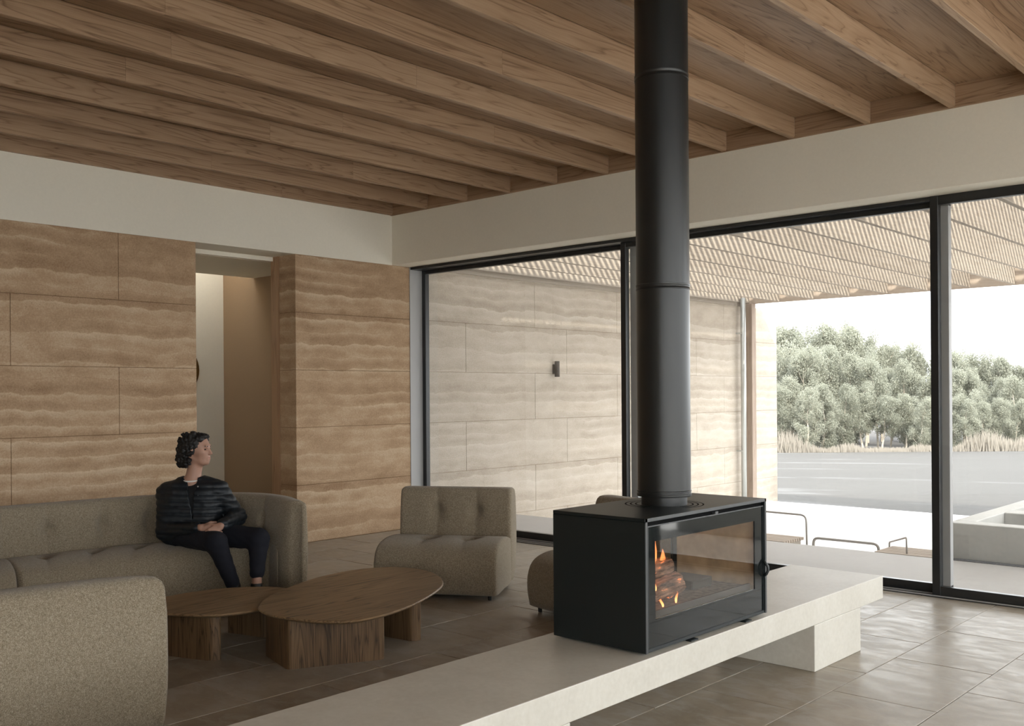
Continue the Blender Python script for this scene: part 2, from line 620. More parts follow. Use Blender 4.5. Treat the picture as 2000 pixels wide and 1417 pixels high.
def catmull(pts, n, closed=False):
    P = np.array(pts, float)
    m = len(P)
    if closed:
        ext = np.vstack([P[-1], P, P[0], P[1]])
        segs = m
    else:
        ext = np.vstack([2 * P[0] - P[1], P, 2 * P[-1] - P[-2]])
        segs = m - 1
    out = []
    for i in range(segs):
        p0, p1, p2, p3 = ext[i:i + 4]
        for t in np.linspace(0, 1, 24, endpoint=False):
            out.append(0.5 * ((2 * p1) + (-p0 + p2) * t + (2 * p0 - 5 * p1 + 4 * p2 - p3) * t * t + (-p0 + 3 * p1 - 3 * p2 + p3) * t ** 3))
    if closed:
        out.append(out[0])
    else:
        out.append(P[-1])
    out = np.array(out)
    d = np.r_[0, np.cumsum(np.linalg.norm(np.diff(out, axis=0), axis=1))]
    s = np.linspace(0, d[-1], n + 1 if closed else n)
    res = np.stack([np.interp(s, d, out[:, k]) for k in range(out.shape[1])], 1)
    return res[:-1] if closed else res


# ------------------------------------------------------------------ room dimensions
XL, YB = -8.55, 7.34          # left wall face, bulkhead face above the windows
XR, YR = 2.3, -9.0            # glazed side wall, rear wall
ZS, ZC, ZP = 3.0, 3.56, 3.72  # bulkhead underside, beam underside, ceiling panels
YW = 7.60                     # inner track of the sliding windows

# ---------------- floor
floor = tag(box('floor', (XL, YR, -0.2), (XR, 7.98, -0.006), 'grout'), 'beige limestone tile floor of the living room', 'floor', kind='structure')
TW, TL = 0.525, 0.84
tiles = {}
col_i = 0
x0 = -2.233
i = -12
while x0 + i * TW < XR:
    xa, xb = x0 + i * TW, x0 + (i + 1) * TW
    ya = (5.715 if i % 2 == 0 else 5.295) - 12 * TL
    while ya < 7.95:
        yb = ya + TL
        lo = (max(xa, XL) + 0.002, max(ya, YR) + 0.002)
        hi = (min(xb, XR) - 0.002, min(yb, 7.58) - 0.002)
        ya = yb
        if hi[0] - lo[0] < 0.02 or hi[1] - lo[1] < 0.02:
            continue
        if hi[1] < -0.4 or lo[0] > 1.2:      # behind the camera: below
            continue
        key = (round(hi[0] - lo[0], 3), round(hi[1] - lo[1], 3))
        if key not in tiles:
            tiles[key] = box_mesh('tile', (key[0], key[1], 0.02), 0.002)
        o = link('tile', tiles[key], 'tile', floor)
        o.location = ((lo[0] + hi[0]) / 2, (lo[1] + hi[1]) / 2, -0.01 + random.uniform(-0.0008, 0.0008))
        o.rotation_euler = (random.uniform(-.0006, .0006), random.uniform(-.0006, .0006), 0)
    i += 1
box('rear_paving', (XL, YR, -0.02), (XR, -0.42, -0.001), 'tile', floor)
box('side_paving', (1.4, -0.42, -0.02), (XR, 7.58, -0.001), 'tile', floor)

# ---------------- rammed earth wall (interior and on outside)
wall = tag(empty('wall_left', (XL, 3, 0)), 'long rammed earth wall with layered tan courses, running outdoors', 'wall', kind='structure')


def rammed(y0, y1, z0, mat, joints, mort, x_in=-9.05, parent=wall):
    """one straight stretch: a joint core and the rammed blocks, proud of it by 4 mm"""
    def rel(o):
        o.matrix_parent_inverse = parent.matrix_world.inverted()
        return o
    rel(box('joint_core', (x_in + 0.01, y0 + 0.004, z0 - 0.15), (XL - 0.006, y1 - 0.004, ZS), mort, parent))
    zz = [z0] + [k * 0.6 for k in range(0, 6) if k * 0.6 > z0]
    for a, b in zip(zz[:-1], zz[1:]):
        lift = int(round(b / 0.6))
        ys = [y0] + sorted(j for j, l in joints if l == lift % 2 and y0 < j < y1) + [y1]
        for ya, yb in zip(ys[:-1], ys[1:]):
            rel(box('rammed_block', (x_in, ya + (0.0018 if ya != y0 else 0), a + 0.0018), (XL, yb - (0.0018 if yb != y1 else 0), b - (0.0018 if b < 2.99 else 0)), mat, parent, 0.003, 1))


bpy.context.view_layer.update()
JI = [(4.14, 1), (1.7, 1), (-0.7, 1), (3.216, 0), (0.8, 0), (-1.6, 0), (7.0, 9)]
JO = [(8.51, 0), (10.45, 0), (12.1, 0), (13.74, 0), (9.79, 1), (11.6, 1), (14.6, 1)]
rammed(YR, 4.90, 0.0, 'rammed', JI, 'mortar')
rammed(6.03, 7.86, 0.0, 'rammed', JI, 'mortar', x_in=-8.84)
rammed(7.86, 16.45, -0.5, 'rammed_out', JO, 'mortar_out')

# ---------------- plaster bulkheads
bh = box('wall_upper_left', (-9.2, YR, ZS), (XL + 0.002, YB, 3.80), 'plaster')
tag(bh, 'off-white plaster band above the rammed earth wall', 'wall', kind='structure')
bb = box('wall_upper_back', (-9.2, YB, ZS), (XR + 0.3, 7.96, 3.80), 'plaster', bevel=0.004)
tag(bb, 'off-white plaster bulkhead above the sliding windows', 'wall', kind='structure')
bs = box('wall_upper_right', (XR, YR, 3.5), (XR + 0.3, YB, 3.80), 'plaster')
tag(bs, 'off-white plaster band above the side glazing', 'wall', kind='structure')
wr = box('wall_rear', (-9.2, YR - 0.3, -0.2), (XR + 0.3, YR, 3.80), 'plaster')
tag(wr, 'off-white plaster wall at the rear of the room', 'wall', kind='structure')
rf = box('roof', (-10.6, YR - 0.3, 3.80), (XR + 0.3, 7.97, 3.92), 'plaster')
tag(rf, 'flat roof slab over the living room', 'roof', kind='structure')
ev = box('added_sun_eave', (XR + 0.3, YR - 0.3, 3.78), (XR + 4.1, 7.97, 4.0), 'plaster')  # added out of view, sized to block direct sun from the room
tag(ev, 'added unseen eave keeping sun off the side glazing', 'roof', kind='structure')

# ---------------- ceiling
ceil = tag(empty('ceiling', (0, 0, ZP)), 'oak ceiling of veneer panels and thin parallel beams', 'ceiling', kind='structure')
SP = 0.614
beam_me = None
nb = int((XR - XL) / SP) + 1
for k in range(0, nb + 1):
    xr = XL + SP * k + (0.0 if k else 0.035)
    cuts = [YR, random.uniform(-5.5, -4), random.uniform(-1.5, 0.5), random.uniform(1.8, 3.2), random.uniform(4.4, 6.0), YB - 0.018]
    if xr > XR:
        break
    bmat = 'oak'
    for a, b in zip(cuts[:-1], cuts[1:]):
        w, l = 0.045, b - a - 0.0012
        bm = bmesh.new()
        add_box(bm, (-w, -l / 2, ZC - ZP), (0, l / 2, 0.0))
        bmesh.ops.bevel(bm, geom=[e for e in bm.edges if abs(e.verts[0].co.y - e.verts[1].co.y) > 0.1], offset=0.0025, segments=1, affect='EDGES')
        o = from_bm('beam', bm, bmat, ceil)
        o.location = (xr, (a + b) / 2, 0)
    if k < nb:
        xa = xr + 0.0005
        xb = XL + SP * (k + 1) - 0.0455
        pc = [YR, random.uniform(-4.5, -2.5), random.uniform(0.5, 2.5), random.uniform(3.6, 5.4), YB - 0.018]
        for a, b in zip(pc[:-1], pc[1:]):
            o = box('ceiling_panel', (-(xb - xa) / 2, -(b - a) / 2 + 0.0007, 0), ((xb - xa) / 2, (b - a) / 2 - 0.0007, 0.02), 'oak', ceil)
            o.location = ((xa + xb) / 2, (a + b) / 2, 0)
        o = box('end_board', (-(xb - xa) / 2, -0.009, ZC - ZP + 0.012), ((xb - xa) / 2, 0.009, 0), 'oak_x', ceil)
        o.location = ((xa + xb) / 2, YB - 0.009, 0)
o = box('edge_strip', (XL, YB - 0.022, ZC - 0.004 - ZP), (XR, YB, ZC + 0.012 - ZP), 'oak_x', ceil)
o = box('roof_deck', (XL, YR, 0.02), (XR, YB, 0.08), 'oak', ceil)

# ---------------- hallway behind the opening
hall = box('wall_hall', (-11.42, 3.8, -0.05), (-11.3, 7.0, 3.92), 'plaster')
tag(hall, 'pale plaster wall of the hallway behind the opening', 'wall', kind='structure')
he = box('wall_hall_end', (-11.42, 6.86, -0.05), (-8.842, 6.98, 3.92), 'hall_brown')
tag(he, 'brown end wall of the hallway', 'wall', kind='structure')
hf = box('floor_hall', (-11.3, 3.8, -0.2), (XL - 0.001, 7.0, -0.004), 'tile')
tag(hf, 'limestone floor of the hallway', 'floor', kind='structure')
hc = box('ceiling_hall', (-10.6, 3.8, 2.985), (-9.2, 7.0, 3.8), 'plaster')
tag(hc, 'hallway ceiling behind the opening', 'ceiling', kind='structure')
hb = box('wall_hall_start', (-11.3, 3.8, -0.05), (-9.05, 3.9, 3.92), 'plaster')
tag(hb, 'plaster wall closing the hallway', 'wall', kind='structure')
hb = tag(empty('window_20', (-10.95, 5.4, 3.9)), 'added unseen roof light strip brightening the hallway wall', 'window', kind='structure')  # opening added out of view to light the hallway wall
box('pane', (-0.34, -1.46, -0.004), (0.34, 1.44, 0.004), 'glass', hb)
tr = box('trim_1', (-8.97, 6.015, 0), (-8.842, 6.06, ZS), 'oak_z')
tag(tr, 'oak jamb strip beside the rammed earth pier', 'trim', kind='structure')
hd = box('trim_2', (-8.97, 4.90, 2.955), (-8.93, 6.015, 3.0), 'plaster')
tag(hd, 'plaster head strip over the hallway opening', 'trim', kind='structure')
hd = box('trim_3', (-9.12, 4.90, 2.985), (-9.1, 6.03, 3.0), 'plaster')
tag(hd, 'thin ceiling track over the hallway opening', 'trim', kind='structure')

lamp = empty('wall_disc', (-11.3, 6.187, 1.857))
tag(lamp, 'round aged brass disc on the hallway wall, half hidden by the rammed earth wall', 'wall disc')

# ---------------- sliding windows
def window(name, x0, x1, y, label, parent_struct=None, sl=0.06, sr=0.06, rm='frame'):
    w = tag(empty(name, ((x0 + x1) / 2, y, 0)), label, 'window', kind='structure')
    def rb(nm, lo, hi, mat, bev=0.003):
        cx, cy_ = (x0 + x1) / 2, y
        return box(nm, (lo[0] - cx, lo[1] - cy_, lo[2]), (hi[0] - cx, hi[1] - cy_, hi[2]), mat, w, bev, 1)
    rb('bottom_rail', (x0, y, 0.0), (x1, y + 0.055, 0.078), 'frame')
    rb('top_rail', (x0, y, 2.93), (x1, y + 0.055, 3.0), 'frame')
    rb('stile', (x0, y - 0.002, 0.0), (x0 + sl, y + 0.058, 3.0), 'frame')
    rb('stile', (x1 - sr, y - 0.002, 0.0), (x1, y + 0.058, 3.0), rm)
    rb('pane', (x0 + sl, y + 0.026, 0.078), (x1 - sr, y + 0.030, 2.93), 'glass', 0)
    return w


window('window_1', -8.545, -5.50, 7.79, 'left sliding window pane facing the outdoor rammed earth wall', sr=0.08, rm='jamb')  # right stile: sky reflection put into a paler colour
window('window_2', -5.62, -2.585, 7.69, 'middle sliding window pane behind the stove flue', sr=0.08, rm='jamb')
window('window_3', -2.69, 0.32, 7.60, 'right sliding window pane facing the trees and planter')
window('window_4', 0.25, XR, 7.69, 'last sliding window pane by the side glazing')
jb = tag(box('trim_4', (-8.56, YW, 0), (-8.542, 7.79, ZS), 'jamb'), 'grey aluminium jamb lining between rammed earth and window', 'trim', kind='structure')
hdt = box('trim_5', (XL, YW + 0.01, 2.97), (XR, 7.86, 3.001), 'frame')
tag(hdt, 'black window head track under the bulkhead', 'trim', kind='structure')
slt = box('trim_6', (XL, 7.57, -0.03), (XR, 7.98, 0.004), 'frame')
tag(slt, 'black floor track of the sliding windows', 'trim', kind='structure')
for yy in (7.585, 7.665, 7.765):
    box('track_rib', (XL, yy, 0.004), (XR, yy + 0.006, 0.012), 'jamb', slt)

# side glazing (out of frame, daylight)
for k in range(6):
    ya = YR + k * (YB - YR) / 6
    yb = YR + (k + 1) * (YB - YR) / 6
    w = tag(empty('window_%d' % (5 + k), (XR + 0.1, (ya + yb) / 2, 0)), 'side glazing panel %s from the rear wall' % ['first', 'second', 'third', 'fourth', 'fifth', 'sixth'][k], 'window', kind='structure')
    h = (yb - ya) / 2
    box('bottom_rail', (-0.03, -h, 0), (0.03, h, 0.07), 'frame', w)
    box('top_rail', (-0.03, -h, 3.44), (0.03, h, 3.5), 'frame', w)
    box('stile', (-0.03, -h, 0.07), (0.03, -h + 0.05, 3.44), 'frame', w)
    box('stile', (-0.03, h - 0.05, 0.07), (0.03, h, 3.44), 'frame', w)
    box('pane', (-0.002, -h + 0.05, 0.07), (0.002, h - 0.05, 3.44), 'glass', w)

# ------------------------------------------------------------------ outdoors
ter = tag(box('floor_terrace', (XL, 7.98, -0.5), (7.5, 9.36, -0.008), 'paving'), 'pale paved terrace strip outside the windows', 'terrace', kind='structure')
te2 = tag(box('floor_bounce_side', (XR + 0.2, YR - 4, -0.5), (16, 7.98, -0.008), 'plaza'), 'unseen side terrace, whitened to bounce light indoors', 'terrace', kind='structure')  # out of view; white and wide as a reflector for the room
pl = tag(box('floor_plaza', (-16, 9.36, -0.7), (12, 16.15, -0.42), 'plaza'), 'bright white paved court below the terrace', 'court', kind='structure')


def depth_of(x, y):
    return x * fwd.x + y * fwd.y


def field_z(d):
    return -0.47 if d < 17.8 else max(-3.3, -0.47 - 2.83 * (d - 17.8) / 62.2)


gv, gf = [], []
ds = list(np.linspace(-60, 17.8, 6)) + list(np.linspace(20, 80, 14)) + [110, 200]
ls = np.linspace(-160, 160, 17)
for d in ds:
    for l in ls:
        p = fwd * d + right0 * l
        gv.append((p.x, p.y, field_z(d) - (0.06 if d <= 17.8 else 0)))
for a in range(len(ds) - 1):
    for b in range(len(ls) - 1):
        q = a * len(ls) + b
        gf.append((q, q + 1, q + 1 + len(ls), q + len(ls)))
fld = tag(pydata('ground_field', gv, gf, 'field'), 'pale dry field sloping down to the treeline', 'field', kind='structure')

# timber slat strips at the terrace edge
def slat_strip(x0, x1, label):
    s = tag(empty('slatted_step', ((x0 + x1) / 2, 9.36, -0.05)), label, 'timber step')
    me = box_mesh('slat', (x1 - x0, 0.036, 0.03), 0.003)
    for k in range(9):
        o = link('slat', me, 'silver_wood_x', s)
        o.location = (0, 0.03 + k * 0.051, 0.032)
    for xx in (x0 + 0.06, x1 - 0.06):
        box('bearer', (xx - 0.02 - (x0 + x1) / 2, 0.005, -0.37), (xx + 0.02 - (x0 + x1) / 2, 0.46, 0.017), 'silver_wood', s)


slat_strip(-6.3, -4.80, 'weathered timber slat step at the terrace edge, left of the gap')
slat_strip(-3.86, -3.30, 'weathered timber slat step at the terrace edge, by the planter')


def rail(name, pts, label, r=0.011):
    h = tag(empty(name, pts[0]), label, 'handrail')
    base = Vector(pts[0])
    tube('rail_tube', [Vector(p) - base for p in pts], r, 'steel', h, 10)


def bend(p, q, r_, s):
    return tuple(p)


def hoop(A, B, C, D, r=0.05):
    """posts A-B and C-D joined by B-C with rounded corners"""
    A, B, C, D = map(Vector, (A, B, C, D))
    out = [A]
    for P, Q, R_ in ((A, B, C), (B, C, D)):
        a = Q + (P - Q).normalized() * r
        c = Q + (R_ - Q).normalized() * r
        for t in np.linspace(0, 1, 6):
            out.append(a * (1 - t) ** 2 + Q * 2 * t * (1 - t) + c * t * t)
    out.append(D)
    return out


rail('handrail', hoop((-6.35, 9.85, -0.42), (-6.35, 9.85, 0.235), (-4.79, 9.85, 0.225), (-4.78, 9.85, -0.42), 0.07), 'long steel handrail hoop at the left slatted step')
rail('handrail', hoop((-4.60, 9.62, -0.42), (-4.60, 9.62, 0.03), (-3.92, 9.62, 0.03), (-3.91, 9.62, -0.42), 0.06), 'low steel handrail hoop across the gap in the terrace edge', 0.014)
rail('handrail', hoop((-3.90, 9.84, -0.42), (-3.90, 9.84, 0.026), (-3.575, 9.43, 0.15), (-3.57, 9.43, -0.05), 0.02), 'sloping steel handrail hoop nearest the planter', 0.009)

# concrete planter
pln = tag(empty('concrete_planter', (-1.4, 9.47, 0)), 'grey concrete planter box with two compartments beyond the right window', 'planter')
def pb(lo, hi, nm='wall_panel'):
    return box(nm, (lo[0] + 1.4, lo[1] - 9.47, lo[2]), (hi[0] + 1.4, hi[1] - 9.47, hi[2]), 'concrete', pln, 0.006, 1)
pb((-3.21, 9.47, -0.42), (1.2, 9.67, 0.322), 'front_wall')
pb((-3.21, 9.67, -0.42), (-3.03, 13.6, 0.322), 'side_wall')
pb((1.0, 9.67, -0.42), (1.2, 13.6, 0.322), 'side_wall')
pb((-3.03, 10.55, -0.42), (1.0, 10.82, 0.322), 'divider')
pb((-3.03, 13.4, -0.42), (1.0, 13.6, 0.322), 'rear_wall')
box('soil_bed', (-3.03 + 1.4, 0.2, -0.42), (1.0 + 1.4, 3.93, 0.06), 'gravel', pln)
gs = tag(box('gravel_strip', (-3.21, 9.36, -0.45), (1.2, 9.468, -0.003), 'gravel'), 'dark gravel strip at the foot of the planter', 'gravel', kind='structure')

# pergola
per = tag(empty('pergola', (-4, 11.6, 3.06)), 'weathered timber pergola with deep rafters and close battens over the court', 'pergola')
def pg(nm, lo, hi, mat, bev=0.0):
    o = box(nm, (lo[0] + 4, lo[1] - 11.6, lo[2] - 3.06), (hi[0] + 4, hi[1] - 11.6, hi[2] - 3.06), mat, per, bev, 1)
    return o
PX1 = 0.9
Y0P, Y1P = 7.98, 15.40
pg('wall_plate', (XL + 0.003, Y0P, 2.995), (XL + 0.03, 15.4, 3.06), 'silver_wood')
pg('ledger', (XL, Y0P, 3.06), (PX1, Y0P + 0.04, 3.56), 'silver_wood_x')
pg('fascia', (XL + 0.003, Y1P, 3.05), (PX1 + 0.05, Y1P + 0.045, 3.58), 'silver_wood_x')
raf = box_mesh('rafter', (0.045, Y1P - Y0P - 0.05, 0.50), 0.002)
k = 0
while XL + SP * k < PX1:
    o = link('rafter', raf, 'silver_wood', per)
    o.location = (XL + SP * k - 0.0225 + 4 + (0.052 if k == 0 else 0), (Y0P + Y1P) / 2 - 11.6, 3.31 - 3.06)
    k += 1
bat = box_mesh('batten', (PX1 - XL - 0.01, 0.050, 0.022))
yy = Y0P + 0.06
while yy < Y1P:
    o = link('batten', bat, 'silver_wood_x', per)
    o.location = ((PX1 + XL) / 2 + 4, yy - 11.6, 3.5715 - 3.06)
    yy += 0.12
o = pg('post', (-8.53, 15.28, -0.42), (-8.40, 15.42, 3.05), 'silver_wood_z', 0.004)

pipe = tag(empty('drain_pipe', (-8.44, 15.05, -0.42)), 'grey round downpipe on the outdoor rammed earth wall beside the post', 'pipe')
tube('pipe_tube', [(0, 0, 0), (0, 0, 3.55)], 0.045, 'zinc', pipe, 20)
for z in (0.95, 2.95):
    box('bracket', (-0.11, -0.055, z - 0.012), (0.0, -0.02, z + 0.012), 'zinc', pipe)

scn = tag(empty('wall_light', (XL, 10.17, 1.86)), 'small bronze cylinder wall light on the outdoor rammed earth wall', 'wall light')
box('back_plate', (0, -0.028, -0.065), (0.03, 0.028, 0.065), 'bronze', scn, 0.004, 1)
tube('lamp_tube', [(0.062, 0, -0.105), (0.062, 0, 0.105)], 0.034, 'bronze', scn, 24)

# ------------------------------------------------------------------ trees
def px_point(px, d):
    """world x, y of the vertical through picture column px at forward distance d"""
    return fwd * d + right0 * ((px - 1000) / F_PX * d)


def leaf_cloud(blobs, per, size):
    V, Fc = [], []
    tot = 0
    for (c, r) in blobs:
        n = int(per * r * r)
        d = rng.normal(size=(n, 3))
        d /= np.linalg.norm(d, axis=1)[:, None]
        rad = r * (0.35 + 0.75 * rng.random(n) ** 0.7) * (1 + 0.25 * np.sin(d[:, 0] * 5 + c[0] * 3) * np.sin(d[:, 2] * 6 + c[1]))
        p = np.array(c) + d * rad[:, None] * np.array([1, 1, 1.25])
        # leaf sprays hang, roughly facing outwards
        nrm = d * 0.8 + rng.normal(size=(n, 3)) * 0.8
        nrm /= np.linalg.norm(nrm, axis=1)[:, None]
        dn = np.array([0, 0, -1.0]) + rng.normal(size=(n, 3)) * 0.6
        u = dn - nrm * (dn * nrm).sum(1)[:, None]
        u /= np.linalg.norm(u, axis=1)[:, None] + 1e-6
        w = np.cross(nrm, u)
        s = size * (0.6 + 0.8 * rng.random(n))[:, None]
        q = np.stack([p - u * s * 0.5, p + w * s * 0.32, p + u * s * 0.5, p - w * s * 0.32], 1)
        V.append(q.reshape(-1, 3))
        f = np.arange(n * 4).reshape(-1, 4) + tot
        Fc.append(f)
        tot += n * 4
    return np.vstack(V), np.vstack(Fc)


tree_meshes = []
for vnt in range(6):
    H = 10.0
    # trunk with a few forks, one mesh
    bmv, bmf = [], []
    def add_tube(pts, radii, seg=6):
        b0 = len(bmv)
        for (p, r) in zip(pts, radii):
            for k in range(seg):
                t = 2 * math.pi * k / seg
                bmv.append((p[0] + r * math.cos(t), p[1] + r * math.sin(t), p[2]))
        for a in range(len(pts) - 1):
            for k in range(seg):
                k2 = (k + 1) % seg
                bmf.append((b0 + a * seg + k, b0 + a * seg + k2, b0 + (a + 1) * seg + k2, b0 + (a + 1) * seg + k))
    lean = rng.normal(size=2) * 0.5
    tp = [(lean[0] * (z / H) ** 1.5 + 0.15 * math.sin(z + vnt), lean[1] * (z / H) ** 1.5, z) for z in np.linspace(0, H * 0.92, 9)]
    add_tube(tp, np.linspace(0.17, 0.03, 9))
    blobs = []
    for b in range(9):
        z0 = (3.2 if vnt < 3 else 2.2) + b * 0.62
        ang = rng.random() * 6.28
        L = 1.5 + rng.random() * 0.9 - 0.08 * b
        base = np.array(tp[min(8, int(z0 / (H * 0.92) * 8))])
        tip = base + np.array([math.cos(ang) * L, math.sin(ang) * L, 1.3 + rng.random()])
        mid = (base + tip) / 2 + np.array([0, 0, -0.15])
        add_tube([base, mid, tip], [0.06, 0.045, 0.02], 5)
        blobs.append((tip, 0.5 + rng.random() * 0.4))
    for b in range(52):
        zmin = 3.4 if vnt < 3 else 0.9
        z = zmin + (H - 0.6 - zmin) * (b / 51)
        wd = 1.9 * math.sin(min(1, (H - z + 0.9) / 5.0) * math.pi / 2) * (0.75 if z < 3 else 1)
        a = rng.random() * 6.28
        rr = wd * math.sqrt(rng.random())
        blobs.append((np.array([rr * math.cos(a) + lean[0] * (z / H) ** 1.5, rr * math.sin(a) + lean[1] * (z / H) ** 1.5, z]), 0.38 + rng.random() * 0.45))
    blobs.append((np.array([lean[0], lean[1], H - 0.5]), 0.7))
    tm = bpy.data.meshes.new('trunk')
    tm.from_pydata(bmv, [], bmf)
    tm.materials.append(M['bark'])
    lv, lf = leaf_cloud(blobs, 900, 0.155)
    lm = bpy.data.meshes.new('foliage')
    lm.from_pydata(lv.tolist(), [], lf.tolist())
    lm.materials.append(M['leaf'])
    tree_meshes.append((tm, lm))

sky_x = [1400, 1517, 1545, 1575, 1625, 1655, 1690, 1720, 1745, 1770, 1800, 1840, 1860, 1900, 1935, 1960, 1985, 2200]
sky_y = [650, 640, 632, 650, 630, 655, 650, 685, 690, 678, 705, 700, 695, 697, 712, 702, 710, 712]
ORD = ['first', 'second', 'third', 'fourth', 'fifth', 'sixth', 'seventh', 'eighth', 'ninth', 'tenth', 'eleventh', 'twelfth', 'thirteenth', 'fourteenth',
       'fifteenth', 'sixteenth', 'seventeenth', 'eighteenth', 'nineteenth', 'twentieth', 'twenty-first', 'twenty-second', 'twenty-third', 'twenty-fourth',
       'twenty-fifth', 'twenty-sixth', 'twenty-seventh', 'twenty-eighth', 'twenty-ninth', 'thirtieth', 'thirty-first', 'thirty-second']
TREE_LABEL = {0: 'tall grey-green eucalyptus, %s from the left in the rear row of the treeline',
              1: 'grey-green eucalyptus, %s from the left in the middle row of the treeline',
              2: 'low bushy eucalyptus, %s from the left at the front of the treeline'}
n_tree = 0
for row, (d, step, hs) in enumerate(((92, 21, 1.0), (82, 26, 0.82), (74, 36, 0.56))):
    px = 1490 + row * 9
    n_row = 0
    while px < 2045:
        dd = d + random.uniform(-3, 3)
        p = px_point(px, dd)
        zb = field_z(dd)
        yt = np.interp(px, sky_x, sky_y)
        ztop = 1.55 + (CY - yt) / F_PX * dd
        h = (ztop - zb) * hs * random.uniform(0.93, 1.05) / 10.0
        t = empty('eucalyptus_tree', (p.x, p.y, zb - 0.05))
        tag(t, TREE_LABEL[row] % ORD[n_row], 'tree', 'treeline ' + ['rear', 'middle', 'front'][row] + ' row')
        tm, lm = tree_meshes[(n_tree * 5 + row) % 6]
        link('trunk', tm, None, t)
        link('foliage', lm, None, t)
        wsc = h * random.uniform(0.72, 0.98) * (1.25 if row == 2 else 1.0)
        t.scale = (wsc, wsc, h)
        t.rotation_euler = (0, 0, random.uniform(0, 6.28))
        n_tree += 1
        n_row += 1
        px += step * random.uniform(0.75, 1.25)

# dry reeds at the foot of the trees
V, Fc = [], []
for k in range(5200):
    d = random.uniform(69.5, 73)
    px = random.uniform(1480, 2140)
    p = px_point(px, d)
    dens = 0.5 + 0.5 * math.sin(px * 0.013 + 1.0) + 0.3 * math.sin(px * 0.05)
    h = random.uniform(0.35, 1.5) * max(0.25, dens)
    w = 0.05
    a = random.uniform(-0.25, 0.25)
    z = field_z(d)
    b0 = len(V)
    r = right0
    V += [(p.x - r.x * w, p.y - r.y * w, z), (p.x + r.x * w, p.y + r.y * w, z), (p.x + r.x * a * h, p.y + r.y * a * h, z + h)]
    Fc.append((b0, b0 + 1, b0 + 2))
dg = tag(pydata('dry_reeds', V, Fc, 'dry_grass'), 'pale dry reeds along the foot of the trees', 'reeds', kind='stuff')

# ------------------------------------------------------------------ hearth bench
BX0, BX1 = -3.062, -2.449
bn = tag(empty('hearth_bench', (-2.755, 3.5, 0)), 'long pale limestone hearth bench carrying the black stove', 'bench')
def hb_(nm, lo, hi):
    return box(nm, (lo[0] + 2.755, lo[1] - 3.5, lo[2]), (hi[0] + 2.755, hi[1] - 3.5, hi[2]), 'hearth', bn, 0.003, 2)
hb_('slab', (BX0, 0.7, 0.258), (BX1, 6.075, 0.398))
hb_('leg', (BX0 + 0.02, 5.128, 0.0), (BX1 - 0.0005, 5.737, 0.257))
hb_('leg', (BX0 + 0.02, 2.39, 0.0), (BX1 - 0.0005, 3.0, 0.257))
hb_('leg', (BX0 + 0.02, 0.75, 0.0), (BX1 - 0.0005, 1.1, 0.257))

# ------------------------------------------------------------------ stove
SX0, SX1, SY0, SY1, SZ0, SZ1 = -3.0, -2.475, 3.555, 4.637, 0.408, 0.996
SCX, SCY = (SX0 + SX1) / 2, (SY0 + SY1) / 2
st = tag(empty('wood_stove', (SCX, SCY, 0.398)), 'black steel see-through wood stove with flue on the stone bench', 'stove')
def sb(nm, lo, hi, mat, par=None, bev=0.0):
    return box(nm, (lo[0] - SCX, lo[1] - SCY, lo[2] - 0.398), (hi[0] - SCX, hi[1] - SCY, hi[2] - 0.398), mat, par or st, bev, 1)
T = 0.016
sb('top_plate', (SX0, SY0, SZ1 - T), (SX1, SY1, SZ1), 'black', bev=0.002)
sb('base_plate', (SX0, SY0 + T, SZ0), (SX1 - 0.004, SY1 - T, SZ0 + T), 'black', bev=0.002)
sb('side_panel', (SX0, SY0, SZ0), (SX1, SY0 + T, SZ1 - T), 'black', bev=0.002)
sb('side_panel', (SX0, SY1 - T, SZ0), (SX1, SY1, SZ1 - T), 'black', bev=0.002)
# paler grey rim of the shell, front side
sb('rim', (SX1, SY0 + 0.001, SZ0), (SX1 + 0.0012, SY0 + T - 0.001, SZ1), 'black_edge')
sb('rim', (SX1, SY1 - T + 0.001, SZ0), (SX1 + 0.0012, SY1 - 0.001, SZ1), 'black_edge')
sb('rim', (SX1, SY0 + 0.001, SZ1 - T + 0.001), (SX1 + 0.0012, SY1 - 0.001, SZ1), 'black_edge')
# firebox
FY0, FY1, FZ0, FZ1 = SY0 + 0.075, SY1 - 0.075, 0.535, 0.905
sb('firebox_floor', (SX0 + 0.03, FY0 - 0.02, SZ0 + T), (SX1 - 0.03, FY1 + 0.02, FZ0), 'vermiculite')
sb('firebox_roof', (SX0 + 0.03, FY0 - 0.02, FZ1), (SX1 - 0.03, FY1 + 0.02, SZ1 - T - 0.001), 'vermiculite')
sb('firebox_side', (SX0 + 0.03, SY0 + T, FZ0), (SX1 - 0.03, FY0, FZ1), 'vermiculite')
sb('firebox_side', (SX0 + 0.03, FY1, FZ0), (SX1 - 0.03, SY1 - T, FZ1), 'vermiculite')
sb('air_slot', (SX1 - 0.03, SY0 + T, 0.958), (SX1 - 0.022, SY1 - T, SZ1 - T), 'dark')
lev = sb('air_lever', (SX1 - 0.022, 4.14, 0.962), (SX1 - 0.001, 4.165, 0.974), 'black_edge')
